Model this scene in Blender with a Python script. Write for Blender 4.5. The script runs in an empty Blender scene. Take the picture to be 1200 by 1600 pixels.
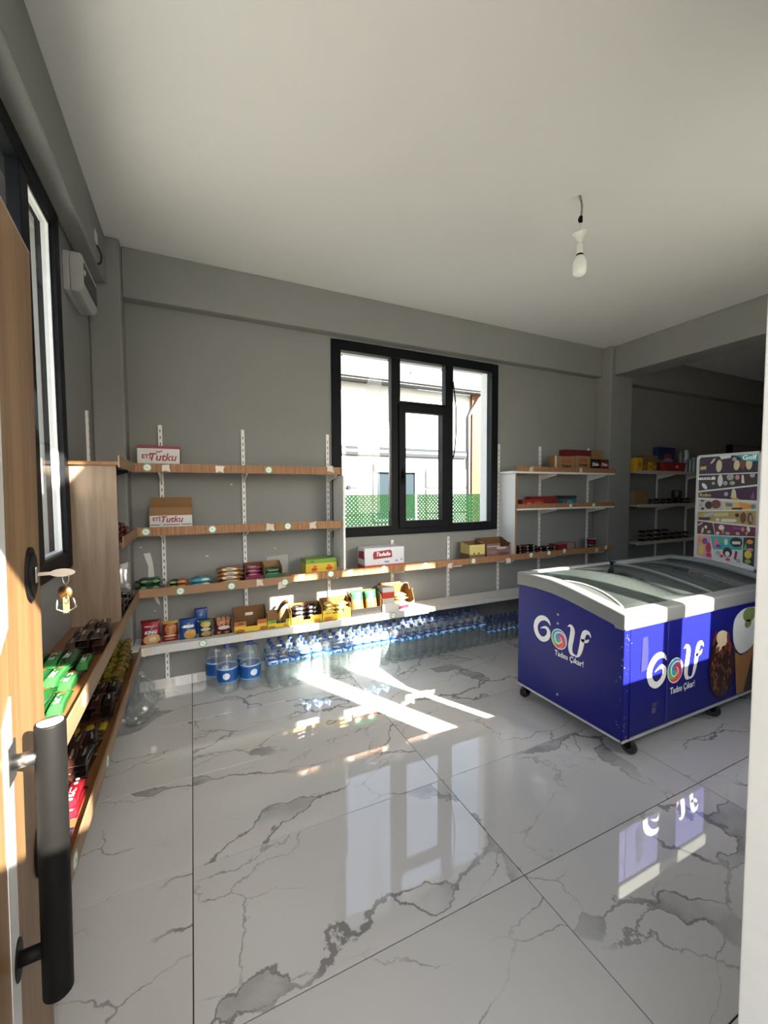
import bpy, bmesh, math, random
from mathutils import Vector, Matrix, Euler
R = math.radians
PI = math.pi
random.seed(7)
S = bpy.context.scene
COL = S.collection

# ------------------------------------------------------------------ camera, sky, sun, exposure
cam = bpy.data.cameras.new('camera')
cam.sensor_fit = 'HORIZONTAL'; cam.sensor_width = 36.0
cam.lens = 639.47 / 1200 * 36.0
cam.clip_start = 0.02; cam.clip_end = 300
cam_o = bpy.data.objects.new('camera', cam); COL.objects.link(cam_o)
_yaw, _pitch, _roll = 0.43865, -0.050266, -0.0049576
_f = Vector((math.sin(_yaw) * math.cos(_pitch), math.cos(_yaw) * math.cos(_pitch), math.sin(_pitch)))
_r = Vector((math.cos(_yaw), -math.sin(_yaw), 0)); _u = _r.cross(_f)
_r2 = math.cos(_roll) * _r + math.sin(_roll) * _u; _u2 = -math.sin(_roll) * _r + math.cos(_roll) * _u
_m = Matrix((_r2, _u2, -_f)).transposed().to_4x4(); _m.translation = Vector((0, 0, 1.53647))
cam_o.matrix_world = _m
S.camera = cam_o

SUN_DIR = Vector((-0.52, 1.0, -0.64)).normalized()      # the way the light travels
W = bpy.data.worlds.new('sky'); S.world = W; W.use_nodes = True
_n = W.node_tree.nodes; _n.clear()
_sky = _n.new('ShaderNodeTexSky'); _sky.sky_type = 'NISHITA'; _sky.sun_disc = False
_sky.sun_elevation = math.asin(-SUN_DIR.z); _sky.sun_rotation = math.atan2(-SUN_DIR.x, -SUN_DIR.y)
_sky.air_density = 1.0; _sky.dust_density = 3.0; _sky.ozone_density = 1.0
_hsv = _n.new('ShaderNodeHueSaturation'); _hsv.inputs['Saturation'].default_value = 0.6
_bg = _n.new('ShaderNodeBackground'); _bg.inputs['Strength'].default_value = 0.17
_out = _n.new('ShaderNodeOutputWorld')
W.node_tree.links.new(_sky.outputs[0], _hsv.inputs['Color'])
W.node_tree.links.new(_hsv.outputs[0], _bg.inputs[0]); W.node_tree.links.new(_bg.outputs[0], _out.inputs[0])

sun = bpy.data.lights.new('sun', 'SUN'); sun.energy = 11.0; sun.angle = R(0.53); sun.color = (1.0, 0.915, 0.77)
sun_o = bpy.data.objects.new('sun', sun); COL.objects.link(sun_o)
sun_o.rotation_euler = SUN_DIR.to_track_quat('-Z', 'Y').to_euler(); sun_o.location = (6, -12, 8)

S.view_settings.view_transform = 'Standard'; S.view_settings.look = 'None'
S.view_settings.gamma = 1.0; S.view_settings.use_curve_mapping = False
S.view_settings.exposure = 2.34
S.cycles.max_bounces = 12; S.cycles.diffuse_bounces = 8; S.cycles.glossy_bounces = 5
S.cycles.transmission_bounces = 8; S.cycles.transparent_max_bounces = 32
S.cycles.use_denoising = True; S.cycles.blur_glossy = 0.3
S.cycles.sample_clamp_indirect = 6.0

# ------------------------------------------------------------------ materials
MATS = {}
def nt(name):
    m = bpy.data.materials.new(name); m.use_nodes = True
    n = m.node_tree.nodes; n.clear()
    o = n.new('ShaderNodeOutputMaterial')
    return m, m.node_tree, o
def N(t, typ, **kw):
    n = t.nodes.new(typ)
    for k, v in kw.items():
        if hasattr(n, k): setattr(n, k, v)
        else: n.inputs[k].default_value = v
    return n
def math_(t, op, a, b=None, c=None, clamp=False):
    n = t.nodes.new('ShaderNodeMath'); n.operation = op; n.use_clamp = clamp
    for i, v in enumerate((a, b, c)):
        if v is None: continue
        if isinstance(v, (int, float)): n.inputs[i].default_value = v
        else: t.links.new(v, n.inputs[i])
    return n.outputs[0]
def mix(t, fac, a, b):
    n = t.nodes.new('ShaderNodeMix'); n.data_type = 'RGBA'
    for i, v in ((0, fac), (6, a), (7, b)):
        if isinstance(v, (int, float)): n.inputs[i].default_value = v
        elif isinstance(v, tuple): n.inputs[i].default_value = v if len(v) == 4 else v + (1,)
        else: t.links.new(v, n.inputs[i])
    return n.outputs[2]
def bsdf(t, o, col, rough=0.5, metal=0.0, spec=0.5, bump=None, coat=0.0):
    b = t.nodes.new('ShaderNodeBsdfPrincipled')
    if isinstance(col, tuple): b.inputs['Base Color'].default_value = col if len(col) == 4 else col + (1,)
    else: t.links.new(col, b.inputs['Base Color'])
    if isinstance(rough, (int, float)): b.inputs['Roughness'].default_value = rough
    else: t.links.new(rough, b.inputs['Roughness'])
    b.inputs['Metallic'].default_value = metal; b.inputs['Specular IOR Level'].default_value = spec
    b.inputs['Coat Weight'].default_value = coat
    if bump is not None:
        bp = t.nodes.new('ShaderNodeBump'); bp.inputs['Strength'].default_value = bump[1]; bp.inputs['Distance'].default_value = bump[2]
        t.links.new(bump[0], bp.inputs['Height']); t.links.new(bp.outputs[0], b.inputs['Normal'])
    if o: t.links.new(b.outputs[0], o.inputs[0])
    return b
def P(name, col, rough=0.5, metal=0.0, spec=0.5, var=0.06, scale=30.0, bump=0.0, coat=0.0):
    """plain surface with a little procedural variation"""
    if name in MATS: return MATS[name]
    m, t, o = nt(name)
    tc = N(t, 'ShaderNodeTexCoord'); nz = N(t, 'ShaderNodeTexNoise', Scale=scale, Detail=3.0)
    t.links.new(tc.outputs['Object'], nz.inputs['Vector'])
    f = math_(t, 'SUBTRACT', nz.outputs[0], 0.5); f = math_(t, 'MULTIPLY_ADD', f, var * 2, 1.0)
    hs = N(t, 'ShaderNodeHueSaturation'); hs.inputs['Color'].default_value = col + (1,); t.links.new(f, hs.inputs['Value'])
    bsdf(t, o, hs.outputs[0], rough, metal, spec, (nz.outputs[0], bump, 0.002) if bump else None, coat)
    MATS[name] = m; return m
def wood(name, dark, light, axis=2, scale=9.0, rough=0.45, stretch=0.06, coat=0.0, fine=40.0):
    if name in MATS: return MATS[name]
    m, t, o = nt(name)
    tc = N(t, 'ShaderNodeTexCoord'); mp = N(t, 'ShaderNodeMapping')
    sc = [1, 1, 1]; sc[axis] = stretch; mp.inputs['Scale'].default_value = sc
    t.links.new(tc.outputs['Object'], mp.inputs[0])
    n1 = N(t, 'ShaderNodeTexNoise', Scale=scale, Detail=4.0, Distortion=1.2); t.links.new(mp.outputs[0], n1.inputs['Vector'])
    n2 = N(t, 'ShaderNodeTexNoise', Scale=fine * 2, Detail=2.0); t.links.new(mp.outputs[0], n2.inputs['Vector'])
    f = math_(t, 'MULTIPLY', n1.outputs[0], 0.75); f = math_(t, 'MULTIPLY_ADD', n2.outputs[0], 0.25, f)
    mr = N(t, 'ShaderNodeMapRange'); mr.inputs[1].default_value = 0.33; mr.inputs[2].default_value = 0.67
    t.links.new(f, mr.inputs[0])
    c = mix(t, mr.outputs[0], dark, light)
    bsdf(t, o, c, rough, 0, 0.4, (n2.outputs[0], 0.06, 0.001), coat)
    MATS[name] = m; return m
def corrugated(name, dark, light, axis=0):
    """wood-print cardboard strip with fine upright lines"""
    if name in MATS: return MATS[name]
    m, t, o = nt(name)
    tc = N(t, 'ShaderNodeTexCoord'); sp = N(t, 'ShaderNodeSeparateXYZ'); t.links.new(tc.outputs['Object'], sp.inputs[0])
    nz = N(t, 'ShaderNodeTexNoise', Scale=60.0, Detail=2.0); t.links.new(tc.outputs['Object'], nz.inputs['Vector'])
    wv = N(t, 'ShaderNodeTexNoise', Scale=1.0, Detail=3.0); wv.noise_dimensions = '1D'
    t.links.new(math_(t, 'MULTIPLY', sp.outputs[axis], 55.0), wv.inputs['W'])
    f = math_(t, 'MULTIPLY_ADD', nz.outputs[0], 0.25, math_(t, 'MULTIPLY', wv.outputs[0], 0.75))
    mr = N(t, 'ShaderNodeMapRange'); mr.inputs[1].default_value = 0.3; mr.inputs[2].default_value = 0.7
    t.links.new(f, mr.inputs[0])
    bsdf(t, o, mix(t, mr.outputs[0], dark, light), 0.5, 0, 0.3)
    MATS[name] = m; return m
def printed(name, base, bands=(), blobs=(), axes=(0, 2), rough=0.35, spots=None, metal=0.0, coat=0.0):
    """flat print in the bounding box of the object: bands (axis,lo,hi,colour), blobs (u,v,ru,rv,colour), spots (scale,threshold,colour)"""
    if name in MATS: return MATS[name]
    m, t, o = nt(name)
    tc = N(t, 'ShaderNodeTexCoord'); sp = N(t, 'ShaderNodeSeparateXYZ'); t.links.new(tc.outputs['Generated'], sp.inputs[0])
    nz = N(t, 'ShaderNodeTexNoise', Scale=25.0, Detail=2.0); t.links.new(tc.outputs['Object'], nz.inputs['Vector'])
    c = base + (1,)
    first = N(t, 'ShaderNodeRGB'); first.outputs[0].default_value = c; c = first.outputs[0]
    for ax, lo, hi, col in bands:
        f = math_(t, 'MULTIPLY', math_(t, 'GREATER_THAN', sp.outputs[ax], lo), math_(t, 'LESS_THAN', sp.outputs[ax], hi))
        c = mix(t, f, c, col)
    for u, v, ru, rv, col in blobs:
        a = math_(t, 'POWER', math_(t, 'DIVIDE', math_(t, 'SUBTRACT', sp.outputs[axes[0]], u), ru), 2.0)
        b = math_(t, 'POWER', math_(t, 'DIVIDE', math_(t, 'SUBTRACT', sp.outputs[axes[1]], v), rv), 2.0)
        r2 = math_(t, 'ADD', math_(t, 'ADD', a, b), math_(t, 'MULTIPLY_ADD', nz.outputs[0], 0.9, -0.45))
        c = mix(t, math_(t, 'LESS_THAN', r2, 1.0), c, col)
    if spots:
        vo = N(t, 'ShaderNodeTexVoronoi', Scale=spots[0]); t.links.new(tc.outputs['Object'], vo.inputs['Vector'])
        c = mix(t, math_(t, 'LESS_THAN', vo.outputs['Distance'], spots[1]), c, spots[2])
    bsdf(t, o, c, rough, metal, 0.5, None, coat)
    MATS[name] = m; return m
def clear_(name, tint, haze, gloss=0.12, hazecol=(0.8, 0.85, 0.87), rough=0.05, ior=1.4):
    """thin clear plastic or glass: mostly see-through, a fresnel sheen and some milky haze"""
    if name in MATS: return MATS[name]
    m, t, o = nt(name)
    tr = N(t, 'ShaderNodeBsdfTransparent'); tr.inputs[0].default_value = tint + (1,)
    gl = N(t, 'ShaderNodeBsdfGlossy'); gl.inputs['Roughness'].default_value = rough
    df = N(t, 'ShaderNodeBsdfDiffuse'); df.inputs[0].default_value = hazecol + (1,)
    tl = N(t, 'ShaderNodeBsdfTranslucent'); tl.inputs[0].default_value = hazecol + (1,)
    hz = N(t, 'ShaderNodeMixShader'); hz.inputs[0].default_value = 0.5
    t.links.new(df.outputs[0], hz.inputs[1]); t.links.new(tl.outputs[0], hz.inputs[2])
    a = N(t, 'ShaderNodeMixShader'); a.inputs[0].default_value = haze
    t.links.new(tr.outputs[0], a.inputs[1]); t.links.new(hz.outputs[0], a.inputs[2])
    fr = N(t, 'ShaderNodeFresnel'); fr.inputs[0].default_value = ior
    b = N(t, 'ShaderNodeMixShader')
    ge = N(t, 'ShaderNodeNewGeometry')          # the far side of the sheet only transmits
    t.links.new(math_(t, 'MULTIPLY', math_(t, 'ADD', fr.outputs[0], gloss, clamp=True), math_(t, 'SUBTRACT', 1.0, ge.outputs['Backfacing'])), b.inputs[0])
    t.links.new(a.outputs[0], b.inputs[1]); t.links.new(gl.outputs[0], b.inputs[2])
    t.links.new(b.outputs[0], o.inputs[0])
    MATS[name] = m; return m

def marble():
    m, t, o = nt('veined_porcelain')
    tc = N(t, 'ShaderNodeTexCoord'); oi = N(t, 'ShaderNodeObjectInfo')
    cb = N(t, 'ShaderNodeCombineXYZ')
    for i, k in enumerate((37.0, 91.0, 53.0)): t.links.new(math_(t, 'MULTIPLY', oi.outputs['Random'], k), cb.inputs[i])
    ad = N(t, 'ShaderNodeVectorMath', operation='ADD'); t.links.new(tc.outputs['Object'], ad.inputs[0]); t.links.new(cb.outputs[0], ad.inputs[1])
    mp = N(t, 'ShaderNodeMapping'); mp.inputs['Rotation'].default_value = (0, 0, R(33)); mp.inputs['Scale'].default_value = (0.62, 1.5, 1.0)
    t.links.new(ad.outputs[0], mp.inputs[0])
    def warp(src, scale, amt, detail):
        n = N(t, 'ShaderNodeTexNoise', Scale=scale, Detail=detail, Roughness=0.6); t.links.new(ad.outputs[0], n.inputs['Vector'])
        s = N(t, 'ShaderNodeVectorMath', operation='SUBTRACT'); t.links.new(n.outputs['Color'], s.inputs[0]); s.inputs[1].default_value = (0.5, 0.5, 0.5)
        m_ = N(t, 'ShaderNodeVectorMath', operation='SCALE'); m_.inputs['Scale'].default_value = amt; t.links.new(s.outputs[0], m_.inputs[0])
        v_ = N(t, 'ShaderNodeVectorMath', operation='ADD'); t.links.new(src, v_.inputs[0]); t.links.new(m_.outputs[0], v_.inputs[1])
        return v_.outputs[0]
    v = warp(warp(mp.outputs[0], 1.3, 0.42, 2.0), 6.0, 0.16, 6.0)
    def cracks(scale, off):
        mv = N(t, 'ShaderNodeMapping'); mv.inputs['Location'].default_value = (off, off * 2, off * 3); t.links.new(v, mv.inputs[0])
        vo = N(t, 'ShaderNodeTexVoronoi', feature='DISTANCE_TO_EDGE', Scale=scale); t.links.new(mv.outputs[0], vo.inputs['Vector'])
        return vo.outputs['Distance']
    def lt(val, w, soft=0.5):
        mr = N(t, 'ShaderNodeMapRange'); mr.interpolation_type = 'SMOOTHSTEP'
        t.links.new(val, mr.inputs[0])
        if isinstance(w, float): mr.inputs[1].default_value = w; mr.inputs[2].default_value = w * soft
        else: t.links.new(w, mr.inputs[1]); t.links.new(math_(t, 'MULTIPLY', w, soft), mr.inputs[2])
        return mr.outputs[0]
    def gate(scale, lo, hi, off):
        mv = N(t, 'ShaderNodeMapping'); mv.inputs['Location'].default_value = (off, off, off); t.links.new(ad.outputs[0], mv.inputs[0])
        n = N(t, 'ShaderNodeTexNoise', Scale=scale, Detail=3.0); t.links.new(mv.outputs[0], n.inputs['Vector'])
        mr = N(t, 'ShaderNodeMapRange'); mr.inputs[1].default_value = lo; mr.inputs[2].default_value = hi; t.links.new(n.outputs[0], mr.inputs[0])
        return mr.outputs[0]
    g1 = gate(1.4, 0.43, 0.53, 0.0); g2 = gate(2.4, 0.50, 0.62, 9.0); g3 = gate(2.0, 0.40, 0.50, 5.0)
    d1 = cracks(0.95, 0.0); d2 = cracks(2.3, 4.0)
    wide = math_(t, 'MULTIPLY', lt(d1, math_(t, 'MULTIPLY_ADD', g2, 0.060, 0.006), 0.72), g1)      # broad grey bands
    edge = math_(t, 'MULTIPLY', lt(math_(t, 'ABSOLUTE', math_(t, 'SUBTRACT', d1, math_(t, 'MULTIPLY_ADD', g2, 0.053, 0.002))), 0.007, 0.3), g3)
    thin = math_(t, 'MULTIPLY', lt(d2, 0.011, 0.3), math_(t, 'MULTIPLY', g1, gate(3.0, 0.42, 0.55, 14.0)))
    pn = N(t, 'ShaderNodeTexNoise', Scale=11.0, Detail=5.0); t.links.new(v, pn.inputs['Vector'])
    f = math_(t, 'MAXIMUM', math_(t, 'MULTIPLY', wide, math_(t, 'MULTIPLY_ADD', pn.outputs[0], 0.9, 0.05)), math_(t, 'MAXIMUM', math_(t, 'MULTIPLY', edge, 0.75), math_(t, 'MULTIPLY', thin, 0.6)), clamp=True)
    base = mix(t, gate(0.8, 0.3, 0.7, 2.0), (0.56, 0.56, 0.55), (0.63, 0.63, 0.62))
    c = mix(t, f, base, (0.135, 0.134, 0.131))
    rn = N(t, 'ShaderNodeTexNoise', Scale=7.0, Detail=3.0); t.links.new(tc.outputs['Object'], rn.inputs['Vector'])
    bsdf(t, o, c, math_(t, 'MULTIPLY_ADD', rn.outputs[0], 0.03, 0.008), 0, 1.0)
    return m
M_TILE = marble()
M_WALL = P('grey_wall_paint', (0.232, 0.234, 0.228), 0.75, spec=0.2, var=0.05, scale=3.0)
M_BEAM = M_WALL
M_CEIL = P('white_ceiling_paint', (0.68, 0.683, 0.668), 0.85, spec=0.1, var=0.015, scale=2.0)
M_GROUT = P('dark_grout', (0.045, 0.045, 0.045), 0.95, spec=0.05)
M_EXT = P('white_render', (0.74, 0.74, 0.72), 0.8, spec=0.1)
M_WHITE = P('white_lacquer', (0.52, 0.53, 0.525), 0.35)
M_BLACKF = P('anthracite_frame', (0.005, 0.006, 0.008), 0.5, spec=0.12, var=0.1)
M_GLASS = clear_('window_glass', (0.97, 0.985, 0.98), 0.0, 0.0, rough=0.0, ior=1.45)
M_DOORWOOD = wood('door_wood', (0.15, 0.080, 0.034), (0.25, 0.145, 0.064), 2, 22, 0.4, 0.03)
M_OAK = wood('sonoma_oak', (0.15, 0.103, 0.068), (0.235, 0.175, 0.123), 2, 14, 0.5, 0.07)
M_LIPC = corrugated('wood_print_strip', (0.20, 0.095, 0.042), (0.36, 0.19, 0.09), 0)
M_LIPY = wood('wood_print_strip_plain', (0.17, 0.10, 0.055), (0.26, 0.165, 0.09), 1, 16, 0.45, 0.05)
M_BOARD = wood('brown_shelf_board', (0.13, 0.055, 0.020), (0.21, 0.095, 0.036), 1, 12, 0.3, 0.05)
M_BOARDX = wood('brown_shelf_board_x', (0.30, 0.17, 0.09), (0.42, 0.26, 0.15), 0, 12, 0.35, 0.05)
M_STEELW = P('white_steel', (0.72, 0.72, 0.70), 0.4)
M_DARK = P('dark_slot', (0.02, 0.02, 0.02), 0.8)
M_BLACK = P('black_paint', (0.006, 0.006, 0.006), 0.5, spec=0.08, var=0.15)
M_CHROME = P('brushed_steel', (0.30, 0.30, 0.295), 0.3, 1.0)
M_BRASS = P('brass', (0.55, 0.40, 0.20), 0.35, 1.0)
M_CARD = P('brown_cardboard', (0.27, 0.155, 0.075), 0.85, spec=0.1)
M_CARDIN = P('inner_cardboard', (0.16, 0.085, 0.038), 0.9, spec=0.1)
M_INKW = P('white_ink', (0.85, 0.85, 0.85), 0.5)
M_INKR = P('crimson_ink', (0.30, 0.008, 0.03), 0.5)
M_INKD = P('dark_ink', (0.03, 0.02, 0.02), 0.5)

# ------------------------------------------------------------------ mesh helpers
class MB:
    def __init__(s): s.v = []; s.f = []; s.m = []; s.sm = []
    def add(s, vs, fs, m=0, smooth=False):
        k = len(s.v); s.v += [tuple(p) for p in vs]
        for i, f in enumerate(fs):
            s.f.append(tuple(k + q for q in f)); s.m.append(m[i] if isinstance(m, (list, tuple)) else m); s.sm.append(smooth)
        return s
    def box(s, x0, x1, y0, y1, z0, z1, m=0, fm=None):
        if x0 > x1: x0, x1 = x1, x0
        if y0 > y1: y0, y1 = y1, y0
        if z0 > z1: z0, z1 = z1, z0
        vs = [(x0, y0, z0), (x1, y0, z0), (x1, y1, z0), (x0, y1, z0), (x0, y0, z1), (x1, y0, z1), (x1, y1, z1), (x0, y1, z1)]
        fs = [(0, 3, 2, 1), (4, 5, 6, 7), (0, 1, 5, 4), (1, 2, 6, 5), (2, 3, 7, 6), (3, 0, 4, 7)]
        ms = [m] * 6
        if fm:
            for k, q in fm.items(): ms[('-z', '+z', '-y', '+x', '+y', '-x').index(k)] = q
        return s.add(vs, fs, ms)
    def prism(s, poly, axis, a0, a1, m=0):
        """2D outline extruded along an axis; outline coords are the other two axes in order"""
        def p3(q, a):
            if axis == 0: return (a, q[0], q[1])
            if axis == 1: return (q[0], a, q[1])
            return (q[0], q[1], a)
        n = len(poly); vs = [p3(q, a0) for q in poly] + [p3(q, a1) for q in poly]
        fs = [tuple(range(n))[::-1], tuple(range(n, 2 * n))] + [(i, (i + 1) % n, n + (i + 1) % n, n + i) for i in range(n)]
        return s.add(vs, fs, m)
    def lathe(s, prof, seg=20, c=(0, 0, 0), m=0, smooth=True, squash=1.0):
        k = len(prof); vs = []
        for i in range(seg):
            a = 2 * PI * i / seg
            vs += [(c[0] + r * math.cos(a), c[1] + r * math.sin(a) * squash, c[2] + z) for r, z in prof]
        fs = []
        for i in range(seg):
            j = (i + 1) % seg
            for q in range(k - 1):
                if prof[q][0] < 1e-6 and prof[q + 1][0] < 1e-6: continue
                fs.append((i * k + q, j * k + q, j * k + q + 1, i * k + q + 1))
        return s.add(vs, fs, m, smooth)
    def tube(s, pts, r, seg=8, m=0, cap=True):
        pts = [Vector(p) for p in pts]; n = len(pts); vs = []; up = None
        for i, p in enumerate(pts):
            d = (pts[min(i + 1, n - 1)] - pts[max(i - 1, 0)]).normalized()
            if up is None:
                up = Vector((0, 0, 1)) if abs(d.z) < 0.9 else Vector((1, 0, 0))
            a = d.cross(up).normalized(); b = a.cross(d); up = b
            rr = r[i] if isinstance(r, (list, tuple)) else r
            vs += [p + a * rr * math.cos(2 * PI * j / seg) + b * rr * math.sin(2 * PI * j / seg) for j in range(seg)]
        fs = [(i * seg + j, i * seg + (j + 1) % seg, (i + 1) * seg + (j + 1) % seg, (i + 1) * seg + j) for i in range(n - 1) for j in range(seg)]
        if cap: fs += [tuple(range(seg))[::-1], tuple((n - 1) * seg + j for j in range(seg))]
        return s.add(vs, fs, m, True)
    def mesh(s, name, mats):
        me = bpy.data.meshes.new(name); me.from_pydata(s.v, [], s.f)
        for q in (mats if isinstance(mats, (list, tuple)) else [mats]): me.materials.append(q)
        me.polygons.foreach_set('material_index', s.m); me.polygons.foreach_set('use_smooth', s.sm)
        bm = bmesh.new(); bm.from_mesh(me); bmesh.ops.recalc_face_normals(bm, faces=bm.faces); bm.to_mesh(me); bm.free()
        return me
    def build(s, name, mats, parent=None, loc=(0, 0, 0), rot=(0, 0, 0), bevel=0.0, seg=2):
        me = s.mesh(name, mats)
        if bevel:
            bm = bmesh.new(); bm.from_mesh(me)
            bmesh.ops.remove_doubles(bm, verts=bm.verts, dist=1e-5)
            bmesh.ops.bevel(bm, geom=[e for e in bm.edges if len(e.link_faces) == 2 and e.calc_face_angle(0) > 0.5], offset=bevel, segments=seg, profile=0.5, affect='EDGES', clamp_overlap=True)
            bm.to_mesh(me); bm.free()
        return obj(name, me, parent, loc, rot)
def obj(name, me, parent=None, loc=(0, 0, 0), rot=(0, 0, 0)):
    o = bpy.data.objects.new(name, me); COL.objects.link(o)
    o.location = loc; o.rotation_euler = rot
    if parent: o.parent = parent
    return o
def tag(o, label=None, cat=None, group=None, kind=None):
    if label: o['label'] = label
    if cat: o['category'] = cat
    if group: o['group'] = group
    if kind: o['kind'] = kind
    return o
def thing(name, label, cat, loc=(0, 0, 0), rot=(0, 0, 0), group=None, kind=None):
    return tag(obj(name, None, None, loc, rot), label, cat, group, kind)
def copy_tree(o, parent=None):
    c = o.copy(); COL.objects.link(c)
    if parent: c.parent = parent
    for ch in list(o.children): copy_tree(ch, c)
    return c
ORD = ['first', 'second', 'third', 'fourth', 'fifth', 'sixth', 'seventh', 'eighth', 'ninth', 'tenth', 'eleventh', 'twelfth', 'thirteenth', 'fourteenth', 'fifteenth', 'sixteenth', 'seventeenth', 'eighteenth', 'nineteenth', 'twentieth', 'twenty-first', 'twenty-second', 'twenty-third', 'twenty-fourth', 'twenty-fifth']
FRONT = (PI / 2, 0, 0)             # print facing -y
LEFTF = (PI / 2, 0, -PI / 2)       # print facing -x
def text(body, size, mat, parent, loc, rot=FRONT, name='lettering', shear=0.0, bold=0.0, align='CENTER', width=1.0):
    cu = bpy.data.curves.new(name, 'FONT'); cu.body = body; cu.size = size; cu.shear = shear; cu.offset = bold
    cu.align_x = align; cu.align_y = 'CENTER'; cu.resolution_u = 2; cu.extrude = 0.0004
    o = bpy.data.objects.new('t', cu); me = bpy.data.meshes.new_from_object(o)
    bpy.data.objects.remove(o); bpy.data.curves.remove(cu)
    me.materials.clear(); me.materials.append(mat); me.name = name
    if width != 1.0:
        for v in me.vertices: v.co.x *= width
    return obj(name, me, parent, loc, rot)
def spline(pts, n=8):
    """Catmull-Rom through tuples of any length"""
    q = [pts[0]] + list(pts) + [pts[-1]]; out = []
    for i in range(1, len(q) - 2):
        for k in range(n):
            t = k / n
            out.append(tuple(0.5 * (2 * b + (c - a) * t + (2 * a - 5 * b + 4 * c - d) * t * t + (3 * b - a - 3 * c + d) * t ** 3) for a, b, c, d in zip(q[i - 1], q[i], q[i + 1], q[i + 2])))
    out.append(tuple(pts[-1])); return out
def ribbon(mb, pts, fn, h=0.0008, n=8, m=0):
    """pts (a, b, width) along a stroke; fn(a, b, depth) -> 3D"""
    p = spline(pts, n); L = []; Rr = []
    for i, (a, b, w) in enumerate(p):
        a0, b0 = p[max(i - 1, 0)][:2]; a1, b1 = p[min(i + 1, len(p) - 1)][:2]
        d = math.hypot(a1 - a0, b1 - b0) or 1; nx, ny = -(b1 - b0) / d, (a1 - a0) / d; w = max(w, 0.0005)
        L.append((a + nx * w / 2, b + ny * w / 2)); Rr.append((a - nx * w / 2, b - ny * w / 2))
    k = len(p)
    vs = [fn(a, b, h) for a, b in L] + [fn(a, b, h) for a, b in Rr] + [fn(a, b, 0) for a, b in L] + [fn(a, b, 0) for a, b in Rr]
    fs = []
    for i in range(k - 1):
        fs += [(i, i + 1, k + i + 1, k + i), (i, i + 1, 2 * k + i + 1, 2 * k + i), (k + i, k + i + 1, 3 * k + i + 1, 3 * k + i)]
    return mb.add(vs, fs, m)
def decal(mb, pts, fn, h=0.0006, m=0):
    n = len(pts); vs = [fn(a, b, h) for a, b in pts] + [fn(a, b, 0) for a, b in pts]
    return mb.add(vs, [tuple(range(n))] + [(i, (i + 1) % n, n + (i + 1) % n, n + i) for i in range(n)], m)
def ell(u, v, ru, rv, n=20, a=0.0):
    return [(u + ru * math.cos(t) * math.cos(a) - rv * math.sin(t) * math.sin(a), v + ru * math.cos(t) * math.sin(a) + rv * math.sin(t) * math.cos(a)) for t in [2 * PI * i / n for i in range(n)]]
def fy(y): return lambda a, b, h: (a, y - h, b)          # flat print on a -y face
def fx(x): return lambda a, b, h: (x - h, a, b)          # flat print on a -x face

# ================================================================== setting
XL, YF, YB, ZC = -0.60, 0.36, 3.59, 3.28
XR = 9.6
def struct(name, mb, mats, label, **k):
    return tag(mb.build(name, mats, **k), label, None, None, 'structure')
# back wall with the window opening
b = MB()
b.box(XL - 0.2, 1.20, YB, YB + 0.2, -0.15, ZC); b.box(3.02, XR, YB, YB + 0.2, -0.15, ZC)
b.box(1.20, 3.02, YB, YB + 0.2, -0.15, 1.155); b.box(1.20, 3.02, YB, YB + 0.2, 2.865, ZC)
wb = struct('wall_back', b, M_WALL, 'grey painted back wall around the black framed window')
b = MB()
b.box(XL - 0.2, XL, 0.16, 0.95, -0.15, ZC); b.box(XL - 0.2, XL, 2.62, YB, -0.15, ZC)
b.box(XL - 0.2, XL, 0.95, 2.62, -0.15, 1.19); b.box(XL - 0.2, XL, 0.95, 2.62, 2.90, ZC)
wl = struct('wall_left', b, M_WALL, 'grey painted left wall with a black framed window')
b = MB()
b.box(XL, -0.32, 0.16, YF, -0.15, ZC); b.box(0.95, 2.20, 0.16, YF, -0.15, ZC); b.box(3.72, XR, 0.16, YF, -0.15, ZC)
b.box(2.20, 3.72, 0.16, YF, -0.15, 1.10); b.box(2.20, 3.72, 0.16, YF, 2.86, ZC)
struct('wall_front', b, M_WALL, 'front wall with the doorway and a wide window behind the camera')
struct('wall_right', MB().box(XR, XR + 0.2, 0.16, YB + 0.2, -0.15, ZC), M_WALL, 'far right end wall of the dim side room')
struct('ceiling', MB().box(XL - 0.2, XR + 0.2, 0.16, YB + 0.2, ZC, ZC + 0.22), M_CEIL, 'plain white ceiling over the shop')
# beams and columns
struct('trim_1', MB().box(-0.41, 4.62, 3.49, YB, 2.93, ZC), M_WALL, 'grey ceiling beam along the back wall above the window', bevel=0.008)
struct('trim_2', MB().box(XL, -0.49, YF, 3.40, 2.955, ZC), M_WALL, 'grey ceiling beam along the left wall above the breaker box', bevel=0.012)
struct('trim_3', MB().box(XL, -0.41, 3.40, YB, 0, ZC), M_WALL, 'grey corner column behind the left shelves', bevel=0.012)
struct('trim_4', MB().box(4.63, 5.04, 3.38, YB, 0, ZC), M_WALL, 'grey column at the right end of the back shelves', bevel=0.012)
struct('trim_5', MB().box(4.69, 5.04, YF, 3.38, 2.935, ZC), M_WALL, 'grey beam across the opening to the dim side room', bevel=0.008)
struct('trim_6', MB().box(5.04, XR, 3.47, YB, 2.90, ZC), M_WALL, 'grey ceiling beam along the back wall of the side room', bevel=0.008)
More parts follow.
